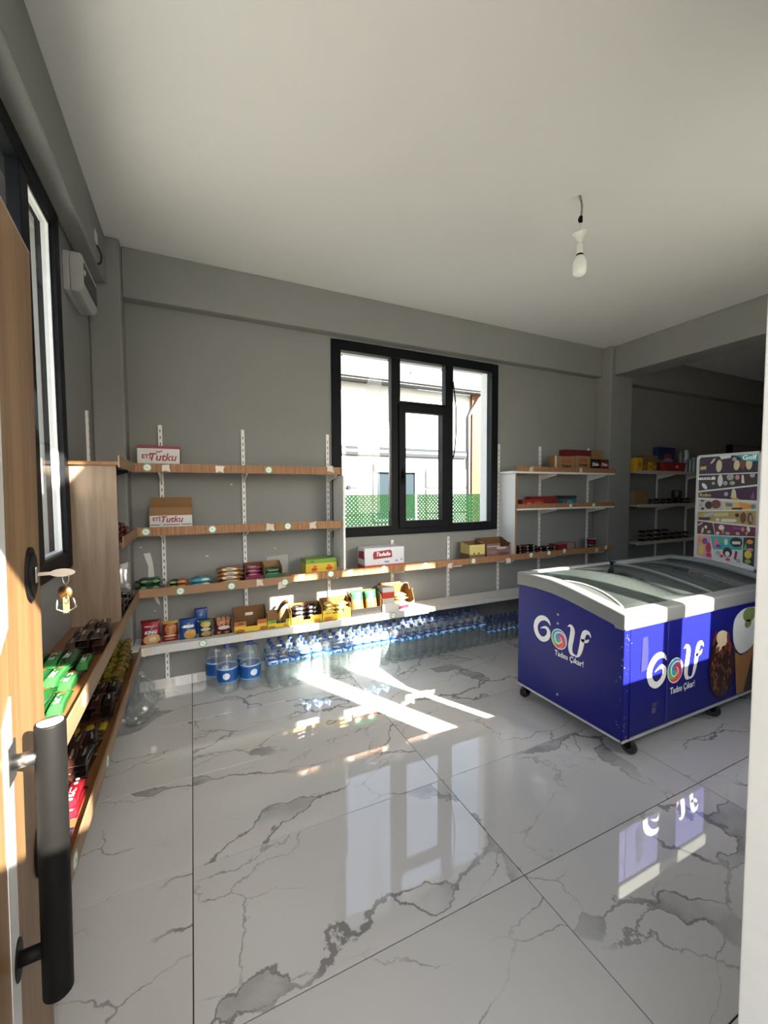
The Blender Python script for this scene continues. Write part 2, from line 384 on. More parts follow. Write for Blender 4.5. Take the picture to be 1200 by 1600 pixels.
# skirting: separate marble pieces
M_SKIRT = M_TILE
bb = tag(obj('baseboard_back', None), 'pale marble skirting tiles along the back wall', None, None, 'structure')
x = -0.40
xs = [-0.40, -0.036, 1.164, 2.364, 3.564, 4.628]
for i in range(len(xs) - 1):
    MB().box(xs[i] + 0.001, xs[i + 1] - 0.001, 3.578, 3.59, 0.0, 0.078).build('skirting_tile', M_SKIRT, bb)
bl = tag(obj('baseboard_left', None), 'pale marble skirting tiles along the left wall', None, None, 'structure')
for y0, y1 in ((0.38, 1.58), (1.583, 2.78), (2.783, 3.395)):
    MB().box(XL, XL + 0.011, y0, y1, 0.0, 0.078).build('skirting_tile', M_SKIRT, bl)

# floor: grout bed with one object per tile
fl = struct('floor', MB().box(XL - 0.2, XR + 0.2, 0.0, YB + 0.2, -0.16, -0.004), M_GROUT, 'glossy white marble tile floor with grey veins')
X0, Y0, G = -0.0347, 1.1796, 0.0022
tile_cache = {}
for c in range(-1, 9):
    for r in range(-2, 5):
        x0, x1 = max(X0 + 1.2 * c + G, XL), min(X0 + 1.2 * (c + 1) - G, XR)
        y0, y1 = max(Y0 + 0.6 * r + G, 0.02), min(Y0 + 0.6 * (r + 1) - G, YB)
        if x1 - x0 < 0.02 or y1 - y0 < 0.02: continue
        k = (round(x1 - x0, 3), round(y1 - y0, 3))
        if k not in tile_cache:
            w, d = k[0] / 2, k[1] / 2; e = 0.0004
            mb = MB()
            vs = [(-w, -d, -0.010), (w, -d, -0.010), (w, d, -0.010), (-w, d, -0.010), (-w, -d, -e), (w, -d, -e), (w, d, -e), (-w, d, -e),
                  (-w + e, -d + e, 0), (w - e, -d + e, 0), (w - e, d - e, 0), (-w + e, d - e, 0)]
            fs = [(0, 1, 5, 4), (1, 2, 6, 5), (2, 3, 7, 6), (3, 0, 4, 7), (4, 5, 9, 8), (5, 6, 10, 9), (6, 7, 11, 10), (7, 4, 8, 11), (8, 9, 10, 11)]
            tile_cache[k] = mb.add(vs, fs).mesh('tile', M_TILE)
        obj('tile', tile_cache[k], fl, ((x0 + x1) / 2, (y0 + y1) / 2, 0))

# door frame (white) around the doorway the photograph is taken from
b = MB()
b.box(0.886, 0.95, 0.15, 0.365, 0, ZC); b.box(-0.32, -0.285, 0.15, 0.365, 0, ZC)
tj = struct('trim_7', b, M_WHITE, 'white painted door jamb at the right edge of the view', bevel=0.003)
tag(MB().box(-0.55, 1.5, -0.52, 0.155, 2.42, 2.52).box(-0.55, 1.5, -0.52, -0.44, 2.52, 3.5).build('door_sun_blocker', M_EXT), 'added unseen white slab and fascia blocking sun above the doorway', 'light blocker', None, 'structure')  # unseen slab and fascia, added to cut off the sun high on the door
tag(MB().box(0.0, 0.96, -0.80, -0.70, -0.17, 1.90).box(0.96, 1.06, -0.80, 0.155, -0.17, 3.5).build('yard_sun_blocker', M_EXT), 'added unseen white screen blocking sun and sky right of the doorway', 'wall', None, 'structure')  # added out of view to keep low sun and side sky from the doorway
struct('trim_8', MB().box(3.0, 3.02, 3.645, 3.795, 1.15, 2.87).box(1.20, 1.22, 3.645, 3.795, 1.15, 2.87).box(1.2, 3.02, 3.645, 3.795, 1.135, 1.155).box(1.2, 3.02, 3.645, 3.795, 2.85, 2.87), M_EXT, 'pale rendered outer reveal of the back window')

# windows, built in their own frame: x along the wall, -y into the room
def rect_frame(mb, x0, x1, z0, z1, t, y0, y1, m=0):
    mb.box(x0, x0 + t, y0, y1, z0, z1, m); mb.box(x1 - t, x1, y0, y1, z0, z1, m)
    mb.box(x0 + t, x1 - t, y0, y1, z0, z0 + t, m); mb.box(x0 + t, x1 - t, y0, y1, z1 - t, z1, m)
    return mb
def pane(parent, x0, x1, z0, z1, y=0.0):
    return MB().box(x0 - 0.012, x1 + 0.012, y - 0.003, y + 0.003, z0 - 0.012, z1 + 0.012).build('pane', M_GLASS, parent)
w1 = tag(obj('window_1', None, None, (0, 3.60, 0)), 'black framed three light window in the back wall', None, None, 'structure')
rect_frame(MB(), 1.163, 3.061, 1.115, 2.905, 0.088, -0.032, 0.045).build('frame', M_BLACKF, w1, bevel=0.004)
MB().box(1.762, 1.858, -0.026, 0.045, 1.20, 2.82).build('mullion', M_BLACKF, w1, bevel=0.003)
MB().box(2.380, 2.474, -0.026, 0.045, 1.20, 2.82).build('mullion', M_BLACKF, w1, bevel=0.003)
MB().box(1.858, 2.380, -0.024, 0.045, 2.345, 2.418).build('transom', M_BLACKF, w1, bevel=0.003)
sash = rect_frame(MB(), 1.835, 2.402, 1.175, 2.385, 0.072, -0.046, 0.03).build('sash', M_BLACKF, w1, bevel=0.004)
MB().box(1.862, 1.885, -0.058, -0.045, 1.66, 1.76).box(1.866, 1.881, -0.085, -0.056, 1.70, 1.725).box(1.866, 1.881, -0.09, -0.075, 1.60, 1.722).build('window_handle', M_BLACK, sash, bevel=0.003)
p1 = pane(w1, 1.248, 1.762, 1.203, 2.818)
pane(w1, 1.858, 2.380, 2.418, 2.818); pane(w1, 1.907, 2.330, 1.247, 2.313); pane(w1, 2.474, 2.973, 1.203, 2.818)
M_RESID = clear_('glue_residue', (0.93, 0.93, 0.92), 0.35, 0.02, (0.75, 0.75, 0.74), 0.4)
mb = MB(); decal(mb, [(q[0], q[1]) for q in spline([(1.49, 2.36), (1.52, 2.56), (1.58, 2.64), (1.665, 2.68), (1.665, 2.50), (1.655, 2.33), (1.60, 2.19), (1.61, 1.93), (1.59, 1.86), (1.56, 1.93), (1.55, 2.16), (1.51, 2.25), (1.49, 2.36)], 5)[:-1]], lambda a, b_, h: (a, -0.0032 - h, b_))
mb.build('glue_mark', M_RESID, p1)
mb = MB()
for q in ((1.268, 2.775), (1.735, 2.79), (1.98, 2.70), (2.34, 2.77), (2.34, 2.46)): decal(mb, ell(q[0], q[1], 0.007, 0.007, 10), lambda a, b_, h: (a, -0.012 - h, b_))
mb.build('rubber_stops', M_DARK, w1)
tag(MB().tube(spline([(2.462, 3.56, 2.66), (2.475, 3.555, 2.55), (2.49, 3.55, 2.40), (2.494, 3.55, 2.20), (2.482, 3.55, 2.00), (2.462, 3.553, 1.88)], 6), 0.0065, 8).build('window_strap', M_BLACK), 'thin black strap hanging down beside the right pane', 'strap')

w2 = tag(obj('window_2', None, None, (-0.612, 0, 0), (0, 0, PI / 2)), 'black framed window in the left wall behind the open door', None, None, 'structure')
rect_frame(MB(), 0.90, 2.66, 1.15, 2.945, 0.085, -0.032, 0.045).build('frame', M_BLACKF, w2, bevel=0.004)
MB().box(2.14, 2.235, -0.026, 0.045, 1.2, 2.86).build('mullion', M_BLACKF, w2, bevel=0.003)
MB().box(1.48, 1.575, -0.026, 0.045, 1.2, 2.86).build('mullion', M_BLACKF, w2, bevel=0.003)
for a, c in ((0.985, 1.48), (1.575, 2.14), (2.235, 2.575)): pane(w2, a, c, 1.235, 2.86)
rect_frame(MB(), 2.235, 2.575, 1.235, 2.86, 0.012, -0.01, 0.02).build('glazing_bead', M_WHITE, w2)

w3 = tag(obj('window_3', None, None, (0, 0.33, 0), (0, 0, PI)), 'front window that lets the sun in behind the camera', None, None, 'structure')
rect_frame(MB(), -3.745, -2.19, 1.06, 2.90, 0.09, -0.03, 0.045).build('frame', M_BLACKF, w3)
MB().box(-2.70, -2.50, -0.026, 0.045, 1.1, 2.85).build('mullion', M_BLACKF, w3)
MB().box(-3.31, -3.16, -0.026, 0.045, 1.1, 2.85).build('mullion', M_BLACKF, w3)
for a, c in ((-3.655, -3.31), (-3.16, -2.70), (-2.50, -2.28)): pane(w3, a, c, 1.15, 2.81)

# ------------------------------------------------------------------ the open door leaf
dF = Vector((-0.36, 1.37)); dT = Vector((0.07479, -0.9972)); dN = Vector((0.9972, 0.07479))
dloc = (dF.x - 0.025 * dN.x, dF.y - 0.025 * dN.y, 0); drot = (-0.0116, 0, math.atan2(dT.y, dT.x))
door = tag(obj('door_1', None, None, dloc, drot), 'wood look entrance door standing open on the left', None, None, 'structure')
MB().box(0.012, 1.0, -0.055, 0, 0.02, 2.147).build('leaf', M_DOORWOOD, door)
MB().box(0.0, 0.012, -0.05, -0.002, 0.02, 2.149).box(0.0, 1.0, -0.05, -0.002, 2.147, 2.156).build('edge_strip', M_WHITE, door, bevel=0.0015)
def strip(s0, s1, z0a, z0b, z1a, z1b):   # s0 the edge nearer the free side, a / b ends of the mitre
    mb = MB(); decal(mb, [(s0, z0a), (s0, z1a), (s1, z1b), (s1, z0b)], lambda a, b_, h: (a, h, b_), 0.0015); mb.build('white_inlay', M_WHITE, door)
strip(0.297, 0.352, 1.262, 1.225, 2.0, 2.0)
strip(0.297, 0.352, 0.10, 0.10, 1.118, 1.075)
for z, nm in ((1.34, 'lock_plate'), (0.650, 'lock_plate')):
    mb = MB()
    for k, (ra, rb, h) in enumerate(((0.045, 0.066, 0.006), (0.034, 0.052, 0.010))):
        decal(mb, ell(0.115, z, ra, rb, 28), lambda a, b_, h_: (a, 0.0 + h_, b_), h)
    pl = mb.build(nm, M_BLACK, door)
    MB().box(0.107, 0.123, 0.0095, 0.016, z - 0.022, z + 0.018).build('lock_cylinder', M_CHROME, pl, bevel=0.004)
ph = MB().tube([(0.31, 0.066, 0.452), (0.31, 0.066, 0.456), (0.31, 0.066, 1.050), (0.31, 0.066, 1.054)], [0.024, 0.0275, 0.0275, 0.026], 24).build('pull_handle', M_BLACK, door)
MB().tube([(0.31, 0.0, 0.985), (0.31, 0.05, 0.985)], 0.0145, 16).build('standoff', M_CHROME, ph)
mb = MB(); decal(mb, [(0.285, 0.945), (0.285, 1.025), (0.335, 1.025), (0.335, 0.945)], lambda a, b_, h: (a, h, b_), 0.004); mb.build('standoff_plate', M_CHROME, ph)
MB().tube([(0.31, 0.0, 0.560), (0.31, 0.05, 0.560)], 0.0145, 16).build('standoff', M_BLACK, ph)
mb = MB(); decal(mb, ell(0.31, 0.56, 0.026, 0.045, 20), lambda a, b_, h: (a, h, b_), 0.004); mb.build('standoff_plate', M_BLACK, ph)
tag(MB().lathe([(0, 0), (0.023, 0), (0.023, 0.003), (0, 0.003)], 20, (0.31, 0.066, 1.0525)).build('handle_cap', M_WHITE, ph), 'white end cap')
# keys hanging from the lock
ky = thing('key_bunch', 'bunch of keys with brass tag hanging from the door lock', 'keys', dloc, drot)
MB().box(0.113, 0.117, 0.012, 0.04, 1.335, 1.343).build('key_blade', M_CHROME, ky)
mb = MB(); mb.add([(0.114, 0.064 + 0.026 * math.cos(a), 1.339 + 0.010 * math.sin(a)) for a in [2 * PI * i / 18 for i in range(18)]] + [(0.118, 0.064 + 0.026 * math.cos(a), 1.339 + 0.010 * math.sin(a)) for a in [2 * PI * i / 18 for i in range(18)]],
   [tuple(range(18)), tuple(range(18, 36))[::-1]] + [(i, (i + 1) % 18, 18 + (i + 1) % 18, 18 + i) for i in range(18)])
mb.build('key_head', M_CHROME, ky)
def ring(c, ra, rb, r, yaw=0.0, n=20):
    return [(c[0] + ra * math.cos(t) * math.sin(yaw), c[1] + ra * math.cos(t) * math.cos(yaw), c[2] + rb * math.sin(t)) for t in [2 * PI * i / n for i in range(n + 1)]]
MB().tube(ring((0.115, 0.070, 1.325), 0.008, 0.016, 0, 0.5), 0.0015, 6, cap=False).build('split_ring', M_CHROME, ky)
MB().lathe([(0, -0.002), (0.018, -0.002), (0.018, 0.002), (0, 0.002)], 20).build('brass_tag', M_BRASS, ky, (0.112, 0.068, 1.288), (PI / 2, 0, 1.0))
MB().tube(ring((0.118, 0.070, 1.272), 0.009, 0.011, 0, 0.9), 0.0015, 6, cap=False).build('split_ring', M_CHROME, ky)
MB().tube([(0.118, 0.052, 1.272), (0.116, 0.050, 1.248), (0.115, 0.070, 1.236), (0.116, 0.090, 1.250), (0.118, 0.084, 1.274)], 0.0022, 6).build('snap_link', M_CHROME, ky)
MB().box(0.110, 0.114, 0.062, 0.076, 1.234, 1.275).build('key', M_BRASS, ky, bevel=0.0015)

# ------------------------------------------------------------------ outside
gr = tag(MB().box(-40, 50, -40, 40, -0.35, -0.17).build('ground', P('pale_paving', (0.42, 0.41, 0.38), 0.9, spec=0.1)), 'pale paved ground outside the shop', None, None, 'structure')
hs = thing('neighbour_house', 'white two storey house with grey roof seen through the back window', 'house', (5.5, 10.0, -0.17))
def hb(name, mat, *bx, par=hs, **k):
    mb = MB()
    for q in bx: mb.box(q[0] - 5.5, q[1] - 5.5, q[2] - 10, q[3] - 10, q[4] + 0.17, q[5] + 0.17)
    return mb.build(name, mat, par, **k)
M_HOUSE = P('house_render', (0.34, 0.338, 0.328), 0.8, spec=0.1)
M_HGREY = P('house_grey_metal', (0.022, 0.027, 0.034), 0.6, spec=0.1)
hb('facade', M_HOUSE, (-1.5, 7.92, 10.0, 16.0, -0.17, 4.35))
rf = MB().prism([(-0.35, 4.52), (3.0, 6.2), (6.3, 4.52), (6.3, 4.70), (3.0, 6.42), (-0.35, 4.70)], 0, -7.3, 2.55).build('roof', P('house_roof_grey', (0.09, 0.092, 0.10), 0.8, spec=0.1), hs)
hb('gutter', P('gutter_grey', (0.075, 0.078, 0.082), 0.6, spec=0.1), (-1.8, 8.05, 9.60, 9.72, 4.40, 4.52), (-1.8, 8.05, 9.72, 10.0, 4.36, 4.40))
for z, zz, m_ in ((2.49, 2.565, M_HGREY), (2.565, 2.635, P('house_rail_light', (.085, .095, .11), .6, spec=.1)), (2.635, 2.71, M_HGREY)): hb('facade_rail', m_, (-1.5, 7.35, 9.92, 10.0, z, zz))
for x0, x1 in ((-1.5, 1.58), (1.64, 3.95), (6.0, 7.35)):
    for z0, z1 in ((-0.17, 0.88), (0.93, 1.60), (1.65, 2.16)): hb('facade_panel', M_HOUSE, (x0, x1, 9.94, 10.0, z0, z1))
fw = hb('window', M_HOUSE, (4.38, 4.46, 9.93, 10.0, 0.8, 2.25), (5.62, 5.70, 9.93, 10.0, 0.8, 2.25), (4.38, 5.70, 9.90, 10.0, 2.05, 2.28), (4.38, 5.70, 9.93, 10.0, 0.72, 0.8))
hb('pane', P('house_window_glass', (0.022, 0.032, 0.042), 0.2, spec=.2), (4.46, 5.62, 9.975, 9.99, 0.8, 2.05), par=fw)
hb('window_bar', M_HOUSE, (5.00, 5.07, 9.95, 9.985, 0.8, 2.05), par=fw)
MB().tube([(1.94, -0.06, 0.0), (1.94, -0.06, 3.9), (2.02, -0.06, 4.05), (2.25, -0.3, 4.5)], 0.05, 10).build('downspout', P('downspout_grey', (0.10, 0.104, 0.11), 0.6, spec=0.1), hs)
hb('timber_pilaster', wood('orange_cladding', (0.105, 0.030, 0.006), (0.155, 0.050, 0.011), 2, 5, 0.6), (7.53, 7.86, 9.90, 10.0, -0.17, 4.36))
hb('wall_lamp', M_HGREY, (3.62, 3.70, 9.9, 10.0, 1.60, 1.70)); hb('vent', M_HGREY, (6.62, 6.69, 9.95, 10.0, 1.68, 1.76))
# green mesh fence
def fence_mat():
    m, t, o = nt('green_fence_mesh')
    tc = N(t, 'ShaderNodeTexCoord'); sp = N(t, 'ShaderNodeSeparateXYZ'); t.links.new(tc.outputs['Object'], sp.inputs[0])
    def tri(v): return math_(t, 'ABSOLUTE', math_(t, 'SUBTRACT', math_(t, 'FRACT', v), 0.5))
    a = tri(math_(t, 'MULTIPLY', math_(t, 'ADD', sp.outputs[0], sp.outputs[2]), 11.0)); c = tri(math_(t, 'MULTIPLY', math_(t, 'SUBTRACT', sp.outputs[0], sp.outputs[2]), 11.0))
    nz = N(t, 'ShaderNodeTexNoise', Scale=1.3, Detail=3.0); t.links.new(tc.outputs['Object'], nz.inputs['Vector'])
    n2 = N(t, 'ShaderNodeTexNoise', Scale=40.0, Detail=2.0); t.links.new(tc.outputs['Object'], n2.inputs['Vector'])
    thr = math_(t, 'ADD', math_(t, 'MULTIPLY_ADD', nz.outputs[0], 0.30, 0.14), math_(t, 'MULTIPLY_ADD', n2.outputs[0], 0.24, -0.12))
    hole = math_(t, 'MULTIPLY', math_(t, 'GREATER_THAN', a, thr), math_(t, 'GREATER_THAN', c, thr))
    d = N(t, 'ShaderNodeBsdfDiffuse'); d.inputs[0].default_value = (0.016, 0.048, 0.021, 1)
    tl = N(t, 'ShaderNodeBsdfTranslucent'); tl.inputs[0].default_value = (0.016, 0.052, 0.021, 1)
    x1 = N(t, 'ShaderNodeMixShader'); x1.inputs[0].default_value = 0.5; t.links.new(d.outputs[0], x1.inputs[1]); t.links.new(tl.outputs[0], x1.inputs[2])
    tr = N(t, 'ShaderNodeBsdfTransparent'); x2 = N(t, 'ShaderNodeMixShader')
    t.links.new(hole, x2.inputs[0]); t.links.new(x1.outputs[0], x2.inputs[1]); t.links.new(tr.outputs[0], x2.inputs[2]); t.links.new(x2.outputs[0], o.inputs[0])
    return m
fe = thing('garden_fence', 'green mesh garden fence between the shop and white house', 'fence', (4.0, 8.45, -0.17))
M_FENCE = fence_mat(); M_FPOST = P('fence_post_green', (0.16, 0.34, 0.19), 0.5)
for i in range(8):
    x0 = -8 + i * 2.2
    MB().box(x0 + 0.03, x0 + 2.17, -0.008, 0.008, 0.03, 1.635).build('mesh_panel', M_FENCE, fe)
    MB().tube([(x0, 0, 0), (x0, 0, 1.68)], 0.03, 8).build('fence_post', M_FPOST, fe)

# ================================================================== wall shelving
M_TAGW = P('price_sticker_white', (0.78, 0.80, 0.78), 0.4); M_TAGG = P('price_sticker_green', (0.18, 0.36, 0.20), 0.4)
def price_tags(parent, spots, fn, r=0.021):
    for a, z in spots:
        mb = MB(); decal(mb, ell(a, z, r * 1.35, r * 1.35, 20), fn, 0.0008, 1); decal(mb, ell(a, z, r, r, 20), fn, 0.0014, 0)
        decal(mb, ell(a - r * 0.2, z + r * 0.15, r * 0.5, r * 0.10, 8, 0.3), fn, 0.0017, 1); decal(mb, ell(a + r * 0.15, z - r * 0.2, r * 0.42, r * 0.10, 8, -0.2), fn, 0.0017, 1)
        mb.build('price_tag', [M_TAGW, M_TAGG], parent)
def tape(parent, spots, fn, w=0.03, h=0.03, mat=None):
    for i, (a, z) in enumerate(spots):
        rr = random.Random(i * 7 + int(a * 100)); q = [(a + sx * w * rr.uniform(.7, 1.2), z + sz * h * rr.uniform(.6, 1.2)) for sx, sz in ((-1, -1), (-.2, -.7), (1, -1), (.8, .2), (1, 1), (-1, .9))]
        mb = MB(); decal(mb, q, fn, 0.0005); mb.build('tape_scrap', mat or M_TAPE, parent)
M_TAPE = P('old_clear_tape', (0.58, 0.52, 0.44), 0.25)
FS = 3.32      # front of the back-wall shelves
def bracket(parent, x, z, depth=0.24, axis='y'):
    mb = MB()
    if axis == 'y': mb.prism([(3.574, z - 0.005), (3.574, z - 0.075), (3.55, z - 0.07), (3.574 - depth, z - 0.022), (3.574 - depth, z - 0.005)], 0, x - 0.006, x + 0.006)
    else: mb.prism([(XL + 0.016, z - 0.005), (XL + 0.016, z - 0.075), (XL + 0.04, z - 0.07), (XL + 0.016 + depth, z - 0.022), (XL + 0.016 + depth, z - 0.005)], 1, x - 0.006, x + 0.006)
    mb.build('bracket', M_STEELW, parent)
def upright(label, x, y, z0, z1, axis='y'):
    t = thing('shelf_upright', label, 'shelf upright', (x, y, z0), group='slotted wall uprights')
    rail = MB(); sl = MB(); n = int((z1 - z0) / 0.05)
    if axis == 'y':
        rail.box(-0.0135, 0.0135, -0.014, 0.0, 0, z1 - z0)
        for k in range(n): sl.box(-0.003, 0.003, -0.0146, -0.0135, 0.02 + k * 0.05, 0.042 + k * 0.05)
    else:
        rail.box(0, 0.014, -0.0135, 0.0135, 0, z1 - z0)
        for k in range(n): sl.box(0.0135, 0.0146, -0.003, 0.003, 0.02 + k * 0.05, 0.042 + k * 0.05)
    rail.build('rail', M_STEELW, t); tag(sl.build('slots', M_DARK, t), kind='stuff')
UPX = [-0.207, 0.393, 1.119]
upright('white slotted upright nearest the left corner of back wall', UPX[0], YB, 0.075, 2.05)
upright('white slotted upright midway along the left back shelves', UPX[1], YB, 0.30, 2.05)
upright('white slotted upright just left of the back window frame', UPX[2], YB, 0.30, 2.05)
upright('short white upright below the window above red and white carton', 1.765, YB, 0.40, 1.06)
upright('short white upright below the right part of the window', 2.42, YB, 0.40, 1.06)
upright('white slotted upright just right of the back window frame', 3.085, YB, 0.40, 2.05)
upright('white slotted upright in the middle of the right back shelves', 3.70, YB, 0.40, 2.05)
upright('white slotted upright at the right end beside the column', 4.515, YB, 0.40, 2.06)
upright('white slotted upright on the left wall behind the oak panel', XL, 3.20, 0.40, 2.06, 'x')

def back_shelf(name, label, x0, x1, z, boardmat, lips, tags=(), tapes=(), brk=(), lipmat=None, th=0.018):
    """z is the top of the board"""
    t = thing(name, label, 'shelf', ((x0 + x1) / 2, 3.45, z), group='wall shelves of the shop')
    cx = (x0 + x1) / 2
    inv = lambda a, b_, h: (a - cx, FS - 0.008 - h - 3.45, b_ - z)
    MB().box(x0 - cx, x1 - cx, FS - 3.45, 3.574 - 3.45, -th, 0).build('board', boardmat, t)
    for a, c, zl, zh, mat in lips: MB().box(a - cx, c - cx, FS - 0.008 - 3.45, FS - 3.45, zl - z, zh - z).build('lip', mat, t)
    price_tags(t, tags, inv); tape(t, tapes, inv)
    for x in brk:
        mb = MB(); mb.prism([(3.574 - 3.45, -th), (3.574 - 3.45, -th - 0.07), (3.55 - 3.45, -th - 0.065), (FS + 0.02 - 3.45, -th - 0.016), (FS + 0.02 - 3.45, -th)], 0, x - 0.006 - cx, x + 0.006 - cx)
        mb.build('bracket', M_STEELW, t)
    return t
back_shelf('wall_shelf', 'top wood strip shelf left of window carrying white red topped carton', -0.59, 1.15, 1.705, M_BOARDX, [(-0.362, 1.15, 1.68, 1.742, M_LIPC)], [(-0.277, 1.712), (0.554, 1.71)], [(-0.16, 1.712), (0.20, 1.71), (1.06, 1.728)], (-0.207, 0.393, 1.119))
back_shelf('wall_shelf', 'second wood strip shelf left of window carrying open brown carton', -0.59, 1.18, 1.255, M_BOARDX, [(-0.362, 1.18, 1.228, 1.29, M_LIPC)], [(-0.299, 1.26), (0.134, 1.26), (0.696, 1.26)], [(0.56, 1.258), (0.90, 1.26)], (-0.207, 0.393, 1.119))
back_shelf('wall_shelf', 'long wood strip shelf running below the window along the back wall', -0.59, 4.62, 0.820, M_BOARDX, [(-0.362, 0.72, 0.79, 0.852, P('plain_brown_strip', (0.27, 0.15, 0.075), 0.5)), (0.72, 4.62, 0.803, 0.865, M_LIPC)],
    [(-0.093, 0.816), (0.259, 0.816), (0.665, 0.806), (1.052, 0.838), (1.55, 0.845), (1.985, 0.838), (2.543, 0.835), (3.311, 0.84), (3.575, 0.845), (3.813, 0.852), (4.512, 0.85)],
    [(0.47, 0.82), (0.80, 0.838), (1.22, 0.835), (2.26, 0.803), (3.0, 0.800), (4.35, 0.826), (0.64, 0.785)], (-0.207, 0.393, 1.119, 1.765, 2.42, 3.085, 3.70, 4.515))
t4 = back_shelf('wall_shelf', 'white bottom shelf of snacks just above the water bottles', -0.59, 4.62, 0.424, M_STEELW, [(-0.355, 0.13, 0.374, 0.432, M_WHITE), (0.131, 2.02, 0.374, 0.430, M_WHITE), (2.021, 4.62, 0.385, 0.426, M_WHITE)],
    [(0.047, 0.404), (1.949, 0.412), (1.645, 0.40), (1.257, 0.402)], [(0.37, 0.404), (-0.31, 0.40)], (-0.207, 0.393, 1.119, 1.765, 2.42, 3.085, 3.70, 4.515))
back_shelf('wall_shelf', 'upper right shelf beside column carrying brown cartons', 3.06, 4.655, 1.745, M_STEELW, [(3.09, 4.655, 1.742, 1.795, M_LIPC)], [], [(3.30, 1.765), (4.06, 1.765)], (3.70, 4.515), th=0.022)
back_shelf('wall_shelf', 'lower right shelf beside column carrying red and teal cartons', 3.11, 4.655, 1.350, M_STEELW, [(3.11, 4.655, 1.347, 1.395, M_LIPC)], [(3.90, 1.362), (4.28, 1.362)], [], (3.70, 4.515), th=0.022)

def left_shelf(label, y0, y1, z, tags=(), dark=True):
    t = thing('wall_shelf', label, 'shelf', (-0.48, (y0 + y1) / 2, z), group='wall shelves of the shop')
    cy = (y0 + y1) / 2
    MB().box(XL + 0.48, -0.12 + 0.24, y0 - cy, y1 - cy, -0.018, 0).build('board', M_BOARD, t)
    MB().box(0.12, 0.128, y0 - cy, y1 - cy, -0.03, 0.034).build('lip', M_LIPY, t)
    price_tags(t, tags, lambda a, b_, h: (0.128 + h, a - cy, b_ - z))
    for y in (y0 + 0.15, y1 - 0.1):
        MB().prism([(-0.12 + 0.016, -0.018), (-0.104, -0.09), (-0.08, -0.085), (0.10, -0.034), (0.10, -0.018)], 1, y - 0.006 - cy, y + 0.006 - cy).build('bracket', M_DARK, t)
    return t
left_shelf('top short shelf on left wall above the oak side panel', 2.64, 3.318, 1.705)
left_shelf('second short shelf on left wall behind the oak side panel', 2.70, 3.318, 1.255)
left_shelf('long brown left wall shelf carrying the green packs', 1.36, 3.318, 0.820, [(1.68, 0.832)])
left_shelf('bottom brown left wall shelf carrying loose wrapped bars', 1.30, 3.318, 0.408, [(1.49, 0.412), (2.02, 0.40)])
tag(MB().box(XL + 0.002, -0.372, 2.655, 2.673, 0.820, 1.700).build('side_panel', M_OAK), 'pale oak upright side panel standing on the left shelf', 'side panel')
tag(MB().box(1.165, 1.183, 3.30, 3.574, 0.867, 1.675).build('side_panel', M_STEELW), 'white upright side panel in front of the window edge', 'side panel')
sp_ = thing('side_panel', 'white side panel with brown front edge right of the window', 'side panel', (3.10, 3.45, 0.82))
MB().box(-0.009, 0.009, -0.124, 0.124, 0, 0.902).build('board', M_STEELW, sp_); MB().box(-0.009, 0.009, -0.13, -0.124, 0, 0.902).build('edge_band', M_CARD, sp_)
# peeled tape on the wall
M_PEEL = P('peeled_paper_tape', (0.62, 0.62, 0.60), 0.6)
mb = MB(); decal(mb, [(-0.345, 1.07), (-0.30, 1.075), (-0.285, 1.00), (-0.275, 0.88), (-0.285, 0.78), (-0.25, 0.70), (-0.245, 0.66), (-0.27, 0.69), (-0.31, 0.80), (-0.32, 0.88), (-0.315, 0.97)], fy(YB)); tag(mb.build('paper_tape', M_PEEL), 'torn white paper tape stuck on the wall in the left corner', 'tape')
mb = MB(); decal(mb, [(0.57, 0.83), (0.75, 0.83), (0.75, 0.99), (0.57, 0.98)], fy(YB)); tag(mb.build('wall_sticker', P('faint_sticker', (0.34, 0.34, 0.33), 0.5)), 'faint clear square sticker on the wall behind green display box', 'sticker')

# ================================================================== ice cream freezer
FX0, FX1, FY0, FY1 = 2.18, 4.03, 1.475, 2.30
fz = thing('ice_cream_freezer', 'blue chest freezer with curved glass lids, logo and cone picture', 'freezer', (3.10, 1.89, 0))
M_BLUE = P('freezer_blue', (0.007, 0.009, 0.165), 0.38, spec=0.25, var=0.02)
M_RIM = P('freezer_grey_rim', (0.20, 0.205, 0.205), 0.4, spec=0.3, var=0.02)
M_LINER = P('freezer_liner', (0.42, 0.44, 0.45), 0.5)
def F(mb, name, mat, par=None, **k):
    mb.v = [(x - 3.10, y - 1.89, z) for x, y, z in mb.v]
    return mb.build(name, mat, par or fz, **k)
TOPC = [(1.475, 0.840), (1.56, 0.862), (1.705, 0.892), (1.85, 0.920), (1.98, 0.937), (2.12, 0.943), (2.30, 0.936)]
def ztop(y):
    for (a, za), (c, zc) in zip(TOPC, TOPC[1:]):
        if y <= c: return za + (zc - za) * (y - a) / (c - a)
    return TOPC[-1][1]
prof = [(FY0, 0.105)] + [(y, z - 0.092) for y, z in TOPC] + [(FY1, 0.105)]
